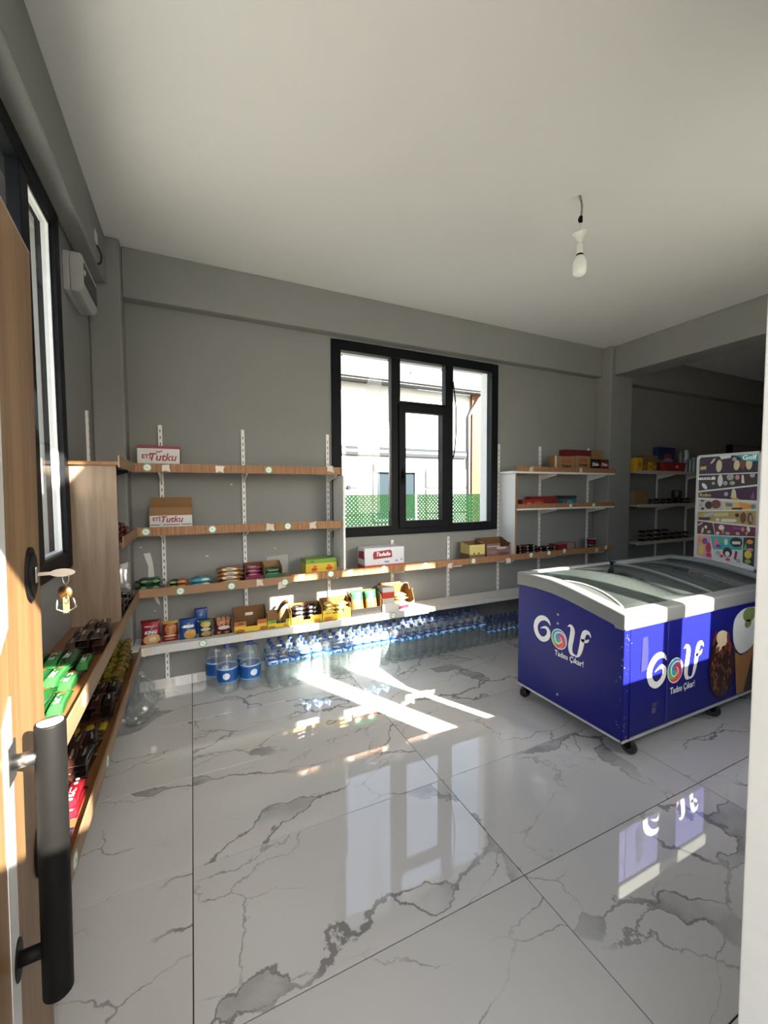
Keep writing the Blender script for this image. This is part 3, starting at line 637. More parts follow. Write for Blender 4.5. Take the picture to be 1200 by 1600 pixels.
# body: shell with an open top
b = MB()
b.prism(prof, 0, FX0, FX0 + 0.055); b.prism(prof, 0, FX1 - 0.055, FX1)
b.box(FX0 + 0.055, FX1 - 0.055, FY0, FY0 + 0.055, 0.105, 0.755); b.box(FX0 + 0.055, FX1 - 0.055, FY1 - 0.055, FY1, 0.105, 0.845); b.box(FX0 + 0.055, FX1 - 0.055, FY0 + 0.055, FY1 - 0.055, 0.105, 0.15)
body = F(b, 'body', M_BLUE, bevel=0.006)
b = MB()
b.box(FX0 + 0.055, FX0 + 0.058, FY0 + 0.06, FY1 - 0.06, 0.15, 0.80); b.box(FX1 - 0.058, FX1 - 0.055, FY0 + 0.06, FY1 - 0.06, 0.15, 0.80)
b.box(FX0 + 0.06, FX1 - 0.06, FY0 + 0.055, FY0 + 0.058, 0.15, 0.75); b.box(FX0 + 0.06, FX1 - 0.06, FY1 - 0.058, FY1 - 0.055, 0.15, 0.84); b.box(FX0 + 0.058, FX1 - 0.058, FY0 + 0.058, FY1 - 0.058, 0.15, 0.36)
F(b, 'liner', M_LINER)
b = MB(); b.box(FX0 - 0.004, FX1 + 0.004, FY0 - 0.004, FY0 + 0.008, 0.094, 0.107); b.box(FX0 - 0.004, FX1 + 0.004, FY1 - 0.008, FY1 + 0.004, 0.094, 0.107); b.box(FX0 - 0.004, FX0 + 0.008, FY0, FY1, 0.094, 0.107); b.box(FX1 - 0.008, FX1 + 0.004, FY0, FY1, 0.094, 0.107)
F(b, 'base_trim', M_WHITE)
# grey rim: two curved ends, front and back bands
def endprof(): return [(y + (-0.010 if i == 0 else 0.010 if i == len(TOPC) - 1 else 0), z - 0.094) for i, (y, z) in enumerate(TOPC)] + [(y + (-0.010 if y == FY0 else 0.010 if y == FY1 else 0), z) for y, z in reversed(TOPC)]
for x0, x1 in ((FX0 - 0.010, FX0 + 0.075), (FX1 - 0.075, FX1 + 0.010)):
    F(MB().prism(endprof(), 0, x0, x1), 'rim_end', M_RIM, bevel=0.012, seg=3)
F(MB().prism([(FY0 - 0.012, 0.745), (FY0 - 0.012, 0.838), (FY0 + 0.062, 0.852), (FY0 + 0.062, 0.745)], 0, FX0 - 0.008, FX1 + 0.008), 'rim_front', M_RIM, bevel=0.014, seg=3)
F(MB().prism([(FY1 + 0.010, 0.842), (FY1 + 0.010, 0.937), (FY1 - 0.055, 0.943), (FY1 - 0.055, 0.842)], 0, FX0 - 0.008, FX1 + 0.008), 'rim_back', M_RIM, bevel=0.012, seg=3)
# glass lids
M_LID = clear_('frosted_lid_glass', (0.66, 0.72, 0.71), 0.46, 0.02, (0.16, 0.187, 0.182), 0.06, 1.5)
def lid(x0, x1, dz, nm):
    ys = [1.53 + (2.255 - 1.53) * i / 14 for i in range(15)]
    pr = [(y, ztop(y) - 0.010 + dz) for y in ys] + [(y, ztop(y) - 0.015 + dz) for y in reversed(ys)]
    g = F(MB().prism(pr, 0, x0, x1), nm, M_LID)
    for p in g.data.polygons: p.use_smooth = True
    return g
l1 = lid(FX0 + 0.07, 3.15, 0.0, 'glass_lid'); l2 = lid(3.10, FX1 - 0.07, -0.014, 'glass_lid')
for xe, dz, par in ((3.14, 0.002, l1), (FX1 - 0.085, -0.012, l2)):
    ys = [1.53 + 0.725 * i / 12 for i in range(13)]
    F(MB().prism([(y, ztop(y) - 0.002 + dz) for y in ys] + [(y, ztop(y) - 0.018 + dz) for y in reversed(ys)], 0, xe - 0.013, xe + 0.013), 'lid_edge', M_RIM, par)
F(MB().box(3.115, 3.155, 2.225, 2.255, 0.925, 0.947), 'lid_stop', M_BLACK, l1)
# moulded grip of the left lid
xh = FX0 + 0.075; arc = []
for i in range(15):
    t = i / 14; y = 1.96 - 0.42 * t
    arc.append((xh + 0.058 * math.sin(PI * t) ** 0.8, y, ztop(y) - 0.004 + 0.012 * math.sin(PI * t)))
b = MB(); b.tube(arc, 0.0065, 8); grip = F(b, 'lid_grip', M_WHITE, l1)
b = MB(); low = [(xh, y, ztop(y) - 0.006) for _, y, _ in arc]; n = len(arc)
b.add([(a[0], a[1], a[2] - 0.003) for a in arc] + low, [(i, i + 1, n + i + 1, n + i) for i in range(n - 1)]); F(b, 'grip_recess', P('grip_recess', (0.05, 0.055, 0.055), 0.6), l1)
# casters
def caster(x, y, a, nm='caster'):
    c = F(MB().lathe([(0, 0.094), (0.028, 0.094), (0.028, 0.086), (0.0, 0.086)], 14, (x, y, 0)), nm, M_CHROME)
    dx, dy = math.cos(a) * 0.030, math.sin(a) * 0.030; px, py = -math.sin(a), math.cos(a)
    mb = MB()
    for s_ in (-1, 1):
        q = [(x + px * 0.019 * s_ - dx * .5, y + py * 0.019 * s_ - dy * .5, 0.088), (x + px * 0.019 * s_ + dx * 1.4, y + py * 0.019 * s_ + dy * 1.4, 0.088), (x + px * 0.019 * s_ + dx * 1.3, y + py * 0.019 * s_ + dy * 1.3, 0.036), (x + px * 0.019 * s_ + dx * 0.6, y + py * 0.019 * s_ + dy * 0.6, 0.036)]
        w = [(p_[0] + px * 0.003 * s_, p_[1] + py * 0.003 * s_, p_[2]) for p_ in q]
        mb.add(q + w, [(0, 1, 2, 3), (4, 7, 6, 5), (0, 4, 5, 1), (1, 5, 6, 2), (2, 6, 7, 3), (3, 7, 4, 0)])
    F(mb, 'fork', M_BLACK, c)
    mb = MB(); cx, cy = x + dx, y + dy; prof_ = [(0.010, -0.013), (0.030, -0.013), (0.040, -0.008), (0.043, 0), (0.040, 0.008), (0.030, 0.013), (0.010, 0.013)]
    k = len(prof_); vs = []
    for i in range(18):
        t = 2 * PI * i / 18; ct, st = math.cos(t), math.sin(t)
        vs += [(cx + dx / 0.030 * r * ct + px * o_, cy + dy / 0.030 * r * ct + py * o_, 0.0435 + r * st) for r, o_ in prof_]
    mb.add(vs, [(i * k + q, ((i + 1) % 18) * k + q, ((i + 1) % 18) * k + (q + 1) % k, i * k + (q + 1) % k) for i in range(18) for q in range(k)], 0, True)
    F(mb, 'wheel', P('black_rubber', (0.02, 0.02, 0.02), 0.6), c)
    mb = MB(); mb.tube([(cx - px * 0.017, cy - py * 0.017, 0.0435), (cx + px * 0.017, cy + py * 0.017, 0.0435)], 0.013, 12); F(mb, 'hub', M_CHROME, c)
for x, y, a in ((2.262, 1.520, -1.25), (2.240, 2.245, 2.9), (3.15, 1.530, -1.0), (3.04, 1.58, 0.4), (3.95, 1.54, 2.2), (3.95, 2.23, 1.0)): caster(x, y, a)
# logo
GST = [(2.576, 0.508, .004), (2.553, 0.537, .024), (2.510, 0.550, .036), (2.462, 0.535, .044), (2.424, 0.495, .046), (2.413, 0.447, .046), (2.434, 0.399, .044), (2.478, 0.374, .040), (2.525, 0.386, .040), (2.555, 0.420, .040), (2.556, 0.458, .034), (2.530, 0.478, .024), (2.497, 0.471, .014), (2.467, 0.456, .003)]
LST = [(2.752, 0.549, .003), (2.778, 0.562, .022), (2.799, 0.535, .040), (2.793, 0.480, .042), (2.780, 0.410, .040), (2.786, 0.368, .034), (2.806, 0.352, .022), (2.834, 0.354, .004)]
FST = [(2.966, 0.528, .004), (2.944, 0.555, .024), (2.912, 0.548, .036), (2.895, 0.510, .038), (2.886, 0.455, .038), (2.874, 0.405, .034), (2.856, 0.362, .022), (2.826, 0.342, .003)]
CST = [(2.880, 0.486, .018), (2.912, 0.486, .024), (2.936, 0.494, .018), (2.950, 0.512, .004)]
M_LOGO = P('logo_white', (0.85, 0.85, 0.84), 0.3)
def swirl():
    m, t, o = nt('logo_swirl')
    tc = N(t, 'ShaderNodeTexCoord'); sp = N(t, 'ShaderNodeSeparateXYZ'); t.links.new(tc.outputs['Generated'], sp.inputs[0])
    return m, t, o, sp
def swirl_mat(ax, name):
    m, t, o = nt(name)
    tc = N(t, 'ShaderNodeTexCoord'); sp = N(t, 'ShaderNodeSeparateXYZ'); t.links.new(tc.outputs['Generated'], sp.inputs[0])
    u = math_(t, 'SUBTRACT', sp.outputs[ax], 0.5)
    if ax == 1: u = math_(t, 'MULTIPLY', u, -1.0)
    v = math_(t, 'SUBTRACT', sp.outputs[2], 0.5)
    ang = math_(t, 'ARCTAN2', v, u); rad = math_(t, 'SQRT', math_(t, 'ADD', math_(t, 'MULTIPLY', u, u), math_(t, 'MULTIPLY', v, v)))
    f = math_(t, 'FRACT', math_(t, 'ADD', math_(t, 'DIVIDE', ang, 2 * PI), math_(t, 'MULTIPLY', rad, 0.9)))
    cr = N(t, 'ShaderNodeValToRGB'); cr.color_ramp.interpolation = 'CONSTANT'
    cols = [(0, (.75, .05, .06)), (.12, (.85, .16, .05)), (.22, (.42, .03, .22)), (.36, (.62, .03, .12)), (.48, (.03, .28, .50)), (.62, (.02, .42, .62)), (.74, (.03, .36, .22)), (.86, (.20, .50, .12))]
    for i, (p_, c_) in enumerate(cols):
        e = cr.color_ramp.elements[i] if i < 2 else cr.color_ramp.elements.new(p_)
        e.position = p_; e.color = c_ + (1,)
    t.links.new(f, cr.inputs[0]); bsdf(t, o, cr.outputs[0], 0.3)
    return m
def logo(fn, ax, nm, rot, tsize, tpos):
    for sts in ((GST,), (LST,), (FST, CST)):
        mb = MB()
        for st in sts: ribbon(mb, st, fn)
        lg = mb.build('logo_letter', M_LOGO, fz); lg.location = (-3.10, -1.89, 0)
    mb = MB(); decal(mb, ell(2.668, 0.427, 0.079, 0.079, 32), fn, 0.0006, 1); decal(mb, ell(2.668, 0.427, 0.073, 0.073, 32), fn, 0.0010, 0)
    ribbon(mb, [(2.735, 0.40, .002), (2.725, 0.46, .008), (2.68, 0.482, .009), (2.632, 0.46, .009), (2.628, 0.415, .009), (2.66, 0.392, .007), (2.692, 0.41, .006), (2.69, 0.44, .005), (2.668, 0.448, .002)], fn, 0.0014, m=1)
    sw = mb.build('logo_swirl', [swirl_mat(ax, nm), M_LOGO], fz); sw.location = (-3.10, -1.89, 0)
    text('Tadını Çıkar!', tsize, M_LOGO, fz, (tpos[0] - 3.10, tpos[1] - 1.89, tpos[2]), rot, bold=0.0008, width=0.86)
logo(fy(FY0 - 0.0002), 0, 'logo_swirl_front', FRONT, 0.058, (2.752, FY0 - 0.0006, 0.302))
fe_ = lambda a, b_, h: (FX0 - 0.0002 - h, 2.13 - (a - 2.41) * 0.80, 0.495 + (b_ - 0.36) * 0.86)
logo(fe_, 1, 'logo_swirl_end', LEFTF, 0.050, (FX0 - 0.0006, 1.845, 0.452))
# printed ices on the front
def decal_part(name, mat, polys):
    mb = MB()
    for i, (pts, mi, h) in enumerate(polys): decal(mb, pts, fy(FY0 - 0.0002), h, mi)
    o = mb.build(name, mat, fz); o.location = (-3.10, -1.89, 0); return o
def choc():
    m, t, o = nt('chocolate_print')
    tc = N(t, 'ShaderNodeTexCoord'); mp = N(t, 'ShaderNodeMapping'); mp.inputs['Scale'].default_value = (1.6, 1, 1); mp.inputs['Rotation'].default_value = (0, 0.5, 0)
    t.links.new(tc.outputs['Object'], mp.inputs[0]); vo = N(t, 'ShaderNodeTexVoronoi', Scale=34.0); t.links.new(mp.outputs[0], vo.inputs['Vector'])
    cr = N(t, 'ShaderNodeValToRGB'); t.links.new(vo.outputs['Distance'], cr.inputs[0])
    cr.color_ramp.elements[0].color = (.34, .15, .09, 1); cr.color_ramp.elements[1].color = (.006, .002, .002, 1); cr.color_ramp.elements[1].position = 0.75
    e = cr.color_ramp.elements.new(.14); e.color = (.075, .016, .009, 1); e = cr.color_ramp.elements.new(.45); e.color = (.045, .010, .006, 1)
    bsdf(t, o, cr.outputs[0], 0.25); return m
def waffle():
    m, t, o = nt('waffle_print')
    tc = N(t, 'ShaderNodeTexCoord'); sp = N(t, 'ShaderNodeSeparateXYZ'); t.links.new(tc.outputs['Object'], sp.inputs[0])
    def line(v): return math_(t, 'LESS_THAN', math_(t, 'ABSOLUTE', math_(t, 'SUBTRACT', math_(t, 'FRACT', v), 0.5)), 0.12)
    a = line(math_(t, 'MULTIPLY', math_(t, 'ADD', math_(t, 'MULTIPLY', sp.outputs[0], 1.5), sp.outputs[2]), 26)); c = line(math_(t, 'MULTIPLY', math_(t, 'SUBTRACT', math_(t, 'MULTIPLY', sp.outputs[0], 1.5), sp.outputs[2]), 26))
    bsdf(t, o, mix(t, math_(t, 'MAXIMUM', a, c), (.50, .24, .085), (.26, .10, .03)), 0.4); return m
egg = [(3.19 + 0.148 * math.cos(t) * (1.0 - 0.16 * math.sin(t)) - 0.012 * math.sin(t), max(0.118, 0.372 + 0.232 * math.sin(t))) for t in [2 * PI * i / 40 for i in range(40)]]
rn_ = random.Random(5); NUTS = []
for i in range(60):
    t_, q_ = rn_.uniform(0, 2 * PI), rn_.uniform(0, .92) ** .5
    x_, z_ = 3.19 + .13 * q_ * math.cos(t_), .345 + .195 * q_ * math.sin(t_)
    if z_ > .13: NUTS.append((ell(x_, z_, rn_.uniform(.004, .008), rn_.uniform(.010, .026), 8, rn_.uniform(-.5, .5)), rn_.choice((2, 3, 3)), 0.0007 + i * 0.000002))
decal_part('chocolate_ice_print', [choc(), P('vanilla_print', (.72, .60, .40), 0.4), P('almond_print', (.20, .028, .014), 0.3), P('choc_highlight', (.17, .075, .045), 0.3)], [(egg, 0, 0.0005)] + NUTS + [
    (ell(3.190, 0.545, 0.080, 0.052, 20, -0.3), 1, 0.0009), (ell(3.150, 0.495, 0.045, 0.030, 14, 0.6), 1, 0.0010), (ell(3.092, 0.555, 0.015, 0.050, 14, -0.35), 2, 0.0012), (ell(3.125, 0.475, 0.030, 0.018, 12, 0.7), 2, 0.0013), (ell(3.255, 0.535, 0.017, 0.045, 14, 0.2), 2, 0.0012), (ell(3.285, 0.47, 0.014, 0.040, 14, 0.15), 2, 0.0012), (ell(3.235, 0.485, 0.014, 0.03, 12, -0.5), 2, 0.0013)])
decal_part('cone_print', [waffle(), P('cream_print', (.78, .78, .76), 0.4), P('pistachio_print', (.22, .26, .08), 0.5, var=0.5, scale=90), P('dark_cone_print', (.03, .010, .008), 0.3)], [
    ([(3.325, 0.47), (3.345, 0.42), (3.385, 0.118), (3.475, 0.118), (3.60, 0.42), (3.63, 0.50)], 0, 0.0005), ([(3.318, 0.50), (3.345, 0.425), (3.42, 0.385), (3.50, 0.395), (3.57, 0.43), (3.64, 0.50)], 3, 0.0009),
    (spline([(3.322, 0.50), (3.312, 0.58), (3.33, 0.655), (3.40, 0.70), (3.50, 0.715), (3.60, 0.70), (3.65, 0.62), (3.64, 0.52), (3.58, 0.44), (3.49, 0.405), (3.41, 0.405), (3.35, 0.45)], 3), 1, 0.0013), (ell(3.515, 0.665, 0.085, 0.052, 24), 2, 0.0018), (ell(3.50, 0.60, 0.045, 0.03, 14), 2, 0.0018),
    ([(3.475, 0.118), (3.60, 0.40), (3.72, 0.45), (3.80, 0.30), (3.78, 0.118)], 3, 0.0004)])
decal_part('small_print_label', P('small_print_grey', (.10, .10, .16), 0.4), [([(2.445, 0.262), (2.505, 0.262), (2.505, 0.268), (2.445, 0.268)], 0, 0.0005), ([(2.445, 0.248), (2.49, 0.248), (2.49, 0.256), (2.445, 0.256)], 0, 0.0005), ([(2.445, 0.205), (2.485, 0.205), (2.485, 0.24), (2.445, 0.24)], 0, 0.0005)])
M_CHIP = P('chipped_paint', (.45, .46, .52), 0.6)
rr = random.Random(3); mb = MB()
for i in range(26):
    z = rr.choice([rr.uniform(.11, .25), rr.uniform(.11, .72), rr.uniform(.66, .735)]); x = FX0 + 0.006 + abs(rr.gauss(0, 0.028)); s_ = rr.uniform(.001, .0036)
    decal(mb, [(x + s_ * rr.uniform(.5, 1.3) * math.cos(t), z + s_ * rr.uniform(.5, 1.3) * math.sin(t)) for t in [2 * PI * k / 6 for k in range(6)]], fy(FY0 - 0.0002), 0.0004)
for i in range(14):
    z = rr.uniform(.11, .73); y = FY0 + 0.006 + abs(rr.gauss(0, 0.02)); s_ = rr.uniform(.001, .004)
    decal(mb, [(y + s_ * math.cos(t), z + s_ * rr.uniform(.5, 1.4) * math.sin(t)) for t in [2 * PI * k / 6 for k in range(6)]], fx(FX0 - 0.0002), 0.0004)
for y, z in ((1.935, 0.715), (1.935, 0.655), (1.93, 0.175)): decal(mb, ell(y, z, 0.008, 0.008, 12), fx(FX0 - 0.0002), 0.002)
o_ = mb.build('paint_chips', M_CHIP, fz); o_.location = (-3.10, -1.89, 0); tag(o_, kind='stuff')
decal_part('sticker_residue', P('sticker_residue', (.022, .022, .085), 0.6, spec=.1), [([(2.335, .48), (2.395, .485), (2.40, .60), (2.39, .685), (2.345, .68)], 0, 0.0004)])
decal_part('tape_stripe', P('tape_stripe', (.05, .055, .36), 0.15), [([(2.585, .11), (2.592, .11), (2.592, .74), (2.585, .74)], 0, 0.0004)])

# ices lying in the freezer
M_ICES = [printed('ice_wrap_blue', (.03, .12, .42), [(0, .3, .7, (.55, .65, .8))], rough=.25), printed('ice_wrap_white', (.62, .64, .66), [(0, .4, .6, (.1, .2, .5))], rough=.25), printed('ice_wrap_brown', (.18, .08, .05), [(0, .35, .6, (.6, .5, .3))], rough=.25)]
def pillow_mb(L, Wd, H, crimp=0.012, seed=0, puff=1.0):
    rr = random.Random(seed); mb = MB(); nu, nv = 11, 12; vs = []
    us = [-1, -1 + 2 * crimp / L] + [(-1 + 2 * crimp / L) + (2 - 4 * crimp / L) * i / (nu - 4) for i in range(1, nu - 4)] + [1 - 2 * crimp / L, 1]
    for i, u in enumerate(us):
        e = max(0.0, 1 - abs(u / (1 - 2 * crimp / L)) ** 5) if abs(u) < 1 - 2 * crimp / L - 1e-6 else 0.0
        h = 0.0012 + (H / 2) * e ** 0.42 * puff; w = Wd / 2 * (1.0 - 0.10 * (e ** 0.5))
        for k in range(nv):
            t = 2 * PI * k / nv; ct, st = math.cos(t), math.sin(t)
            y = w * math.copysign(abs(ct) ** 0.6, ct); z = h * math.copysign(abs(st) ** 0.7, st)
            j = rr.uniform(-1, 1) * 0.0022 * (1 if e else 0.3)
            vs.append((u * L / 2, y + j * 0.5, z + H / 2 + j))
    n = len(us)
    fs = [(i * nv + k, i * nv + (k + 1) % nv, (i + 1) * nv + (k + 1) % nv, (i + 1) * nv + k) for i in range(n - 1) for k in range(nv)] + [tuple(range(nv))[::-1], tuple((n - 1) * nv + k for k in range(nv))]
    return mb.add(vs, fs, 0, True)
for i in range(10):
    L = 0.17
    o = pillow_mb(L, 0.075, 0.035, seed=i).build('ice_cream_pack', M_ICES[i % 3], None, (2.36 + 0.165 * i + (0.02 if i > 4 else 0), (1.80 if i in (3, 4) else 1.68) + 0.07 * (i % 3), 0.361), (0, 0, 0.6 + 0.5 * (i % 4)))
    tag(o, '%s wrapped ice lying in the freezer, %s from the left' % (('blue', 'white', 'brown')[i % 3], ORD[i]), 'ice cream', 'ices in the freezer')
    o.location.z = 0.361
bx = thing('ice_cream_box', 'blue lettered box standing inside freezer near the front', 'box', (2.95, 1.63, 0.361))
MB().box(-0.09, 0.09, -0.05, 0.05, 0, 0.30).build('carton', P('ice_box_blue', (.07, .14, .36), .4), bx, bevel=0.003)
text('AB', 0.07, M_INKW, bx, (0, -0.0505, 0.24))

# poster board standing on the right end of the freezer
PB = 4.046
pb = thing('poster_board', 'upright picture board of ice creams on freezer end', 'poster', (PB, 1.865, 0.888))
YL, YR, ZT, ZB = 2.112, 1.659, 1.839, 0.888
MB().box(0, 0.018, YR - 1.865, YL - 1.865, 0, ZT - ZB).build('board', P('poster_white', (.52, .52, .51), .4), pb)
rect = MB()
for a, c, z0, z1 in ((YR, YR + 0.014, ZB, ZT), (YL - 0.014, YL, ZB, ZT), (YR, YL, ZB, ZB + 0.014), (YR, YL, ZT - 0.014, ZT)): rect.box(-0.004, 0.020, a - 1.865, c - 1.865, z0 - ZB, z1 - ZB)
rect.build('frame', P('poster_frame', (.42, .43, .43), .4), pb)
def pf(u, v, h): return (-0.0002 - h, YL - 0.02 - u * (YL - YR - 0.04) - 1.865, (ZT - 0.02 - v * (ZT - ZB - 0.04)) - ZB)
def panel(name, pts, mat, extras=()):
    mb = MB(); decal(mb, pts, pf, 0.0008); p_ = mb.build(name, mat, pb)
    for i, (poly, m_) in enumerate(extras):
        mb = MB(); decal(mb, poly, lambda a, b_, h: pf(a, b_, h + 0.0008), 0.0005 + 0.0001 * i); mb.build('picture', m_, p_)
    return p_
Q = lambda c, r=.4: P('print_%02d_%02d_%02d' % tuple(int(k * 99) for k in c), tuple(k * .72 for k in c), r)
cream, brown, dbr, white, gold, grey, pink, red, teal, purp, yel, blue, green, orange = [Q(c) for c in ((.66, .56, .36), (.16, .06, .03), (.05, .02, .015), (.75, .75, .73), (.60, .42, .08), (.40, .40, .38), (.70, .22, .34), (.55, .04, .06), (.03, .42, .44), (.20, .06, .28), (.75, .58, .06), (.06, .22, .48), (.10, .45, .14), (.75, .30, .05))]
r1 = panel('poster_panel', [(0, .02), (.02, .0), (1, 0), (1, .16), (0, .16)], Q((.035, .015, .05)), [(ell(.36, .09, .052, .058, 16, .3), cream), (ell(.66, .09, .05, .045, 16, -.4), cream), (ell(.86, .085, .05, .05, 16, .4), cream), (ell(.76, .08, .05, .05, 16), brown), (ell(.25, .04, .05, .012, 10, -.5), cream), ([(.02, .09), (.13, .085), (.13, .115), (.02, .12)], gold), ([(.36, .0), (.56, .0), (.56, .02), (.40, .03)], white), (ell(.62, .035, .035, .018), grey), ([(.60, 0), (1, 0), (1, .06), (.90, .065), (.76, .045), (.70, .015)], teal)])
text('Golf', 0.052, M_LOGO, pb, Vector(pf(.86, .028, .0028)), LEFTF, bold=.0012)
panel('poster_panel', [(0, .17), (1, .17), (1, .265), (0, .32)], Q((.03, .03, .032)), [(ell(.39, .225, .045, .055, 16), white), (ell(.27, .20, .035, .02), grey), (ell(.27, .25, .03, .014), grey), (ell(.56, .195, .06, .03), grey), (ell(.68, .20, .035, .022), pink), (ell(.82, .215, .09, .04), dbr), ([(.75, .18), (.78, .18), (.80, .255), (.75, .25)], white), (ell(.48, .25, .04, .02), grey), (ell(.60, .25, .045, .018), grey), (ell(.11, .275, .055, .022, 12, .4), white), (ell(.92, .185, .04, .02), grey)])
text('MAXXUM', 0.030, M_LOGO, pb, Vector(pf(.145, .205, .0024)), LEFTF, bold=.001)
panel('poster_panel', [(0, .335), (1, .28), (1, .405), (0, .385)], Q((.045, .018, .05)), [([(.58, .385), (.60, .31), (.63, .30), (.66, .32), (.68, .385)], cream), (ell(.50, .35, .035, .020), grey), ([(.90, .39), (.935, .33), (.955, .34), (.965, .39)], purp), (ell(.66, .395, .06, .010), gold)])
text('Roko', 0.040, Q((.68, .50, .10)), pb, Vector(pf(.13, .36, .0024)), LEFTF, bold=.001)
panel('poster_panel', [(0, .40), (.44, .415), (.47, .495), (0, .51)], Q((.50, .50, .47)), [(ell(.20, .455, .07, .036), dbr), (ell(.33, .445, .085, .042), brown), (ell(.05, .455, .03, .014), grey), (ell(.09, .49, .03, .012), dbr), (ell(.08, .415, .04, .008), dbr)])
panel('poster_panel', [(.46, .415), (1, .43), (1, .485), (.49, .495)], Q((.70, .52, .18)), [([(.72, .42), (.90, .44), (.92, .475), (.80, .48), (.73, .46)], orange), ([(.50, .43), (.62, .435), (.61, .465), (.50, .46)], blue), (ell(.95, .458, .04, .020), blue), ([(.60, .475), (.78, .47), (.78, .488), (.61, .49)], dbr)])
panel('poster_panel', [(0, .52), (1, .495), (1, .625), (0, .60)], Q((.42, .32, .10)), [([(.10, .545), (.28, .52), (.30, .545), (.12, .575)], Q((.38, .45, .50))), ([(.02, .575), (.22, .57), (.25, .585), (.20, .60), (.02, .60)], dbr), ([(.30, .53), (.55, .52), (.55, .55), (.31, .56)], Q((.60, .48, .26))), ([(.44, .58), (.68, .575), (.70, .59), (.66, .605), (.43, .605)], white), (ell(.37, .59, .03, .016), white), (ell(.70, .54, .035, .018), dbr), (ell(.80, .56, .05, .05, 14, .3), brown), (ell(.91, .565, .045, .055, 14, -.3), brown), (ell(.92, .565, .02, .035, 10, -.3), Q((.35, .32, .45)))])
panel('poster_panel', [(0, .61), (.28, .622), (.33, .735), (0, .735)], Q((.09, .02, .03)), [(ell(.10, .70, .02, .035, 10, .5), cream), (ell(.16, .665, .025, .015), white), (ell(.05, .64, .06, .012, 10, -.3), grey), (ell(.22, .71, .035, .016), grey)])
panel('poster_panel', [(.295, .622), (1, .64), (1, .72), (.34, .735)], Q((.16, .025, .07)), [(ell(.44, .66, .05, .025), white), ([(.43, .68), (.50, .68), (.47, .73)], Q((.45, .24, .09))), (ell(.38, .715, .03, .015), white), (ell(.55, .71, .04, .014), grey), (ell(.72, .705, .035, .014), grey), ([(.63, .645), (.78, .65), (.77, .67), (.64, .67)], purp), (ell(.80, .665, .025, .02), pink), (ell(.89, .66, .03, .022, 10, .5), white), ([(.84, .69), (.90, .68), (.86, .72)], orange)])
panel('poster_panel', [(0, .745), (.24, .745), (.30, .97), (0, .945)], Q((.62, .36, .40)), [(ell(.09, .89, .045, .05, 12, .3), yel), (ell(.15, .80, .05, .03), purp), (ell(.22, .86, .05, .05), red), (ell(.05, .79, .04, .03), orange), (ell(.23, .93, .05, .02), red)])
panel('poster_panel', [(.245, .745), (.80, .735), (.80, .85), (.31, .87)], teal, [(ell(.36, .81, .045, .05, 14), pink), (ell(.46, .78, .05, .022), green), (ell(.53, .79, .03, .03), white), (ell(.70, .785, .105, .045), dbr), ([(.63, .78), (.77, .775), (.77, .80), (.64, .805)], white), (ell(.40, .835, .05, .015), purp)])
panel('poster_panel', [(.31, .875), (.80, .855), (.80, .985), (.33, .965)], Q((.64, .65, .66)), [(ell(.56, .885, .08, .045), dbr), (ell(.56, .90, .04, .025), white), ([(.69, .86), (.73, .87), (.71, .945), (.67, .94)], Q((.30, .02, .06))), (ell(.40, .90, .04, .018), grey), (ell(.75, .95, .04, .018), grey), (ell(.46, .925, .035, .014), red), (ell(.57, .95, .04, .014), red)])
panel('poster_panel', [(.815, .735), (1, .728), (1, .985), (.815, .96)], Q((.02, .03, .035)), [([(.82, .85), (.86, .77), (.88, .85)], green), (ell(.92, .77, .05, .02), orange), (ell(.90, .885, .06, .035), yel), (ell(.93, .84, .05, .016), pink), (ell(.90, .945, .05, .02), Q((.35, .40, .10)))])
for y_ in (1.76, 2.02): MB().box(-0.012, 0.012, y_ - 1.865 - .015, y_ - 1.865 + .015, -0.30, 0.0).build('mount_bracket', M_STEELW, pb)

# ================================================================== pendant bulb
LX, LY = 2.127, 1.78
pl = thing('pendant_bulb', 'bare bulb pendant hanging by its wire from the ceiling', 'lamp', (LX, LY, ZC))
M_LAMPW = P('lamp_white_plastic', (.62, .62, .58), .4)
MB().tube([(0, 0, 0), (0, 0, -0.012), (0.006, 0, -0.018), (0.010, 0, -0.010)], 0.006, 8).build('ceiling_hook', M_CHROME, pl)
MB().tube(spline([(0.004, 0, -0.008), (0.014, 0, -0.06), (0.013, 0.004, -0.118)], 6), 0.0022, 6).tube(spline([(0.008, 0, -0.008), (0.026, 0.002, -0.05), (0.022, 0.004, -0.115)], 6), 0.0022, 6).build('wire', P('wire_brown', (.06, .05, .045), .5), pl)
MB().box(0.004, 0.022, -0.006, 0.010, -0.150, -0.112).box(-0.002, 0.012, -0.006, 0.010, -0.145, -0.125).build('connector', M_BLACK, pl, bevel=0.003)
MB().tube([(0.012, 0.002, -0.148), (0.010, 0, -0.225)], 0.003, 6).build('cord', M_LAMPW, pl)
MB().lathe([(0.004, -0.030), (0.012, -0.026), (0.028, 0.006), (0.043, 0.028), (0.041, 0.030), (0.026, 0.010), (0.004, -0.020)], 24).build('ceiling_cup', M_LAMPW, pl, (0.009, 0, -0.238), (0.12, -0.3, 0))
MB().lathe([(0, -0.268), (0.010, -0.270), (0.017, -0.282), (0.0185, -0.330), (0.0185, -0.336), (0, -0.336)], 20).build('socket', M_LAMPW, pl, (0.008, 0, 0))
MB().lathe([(0.0, -0.335), (0.0195, -0.335), (0.0205, -0.345), (0, -0.345)], 20).build('socket_ring', M_BLACK, pl, (0.008, 0, 0))
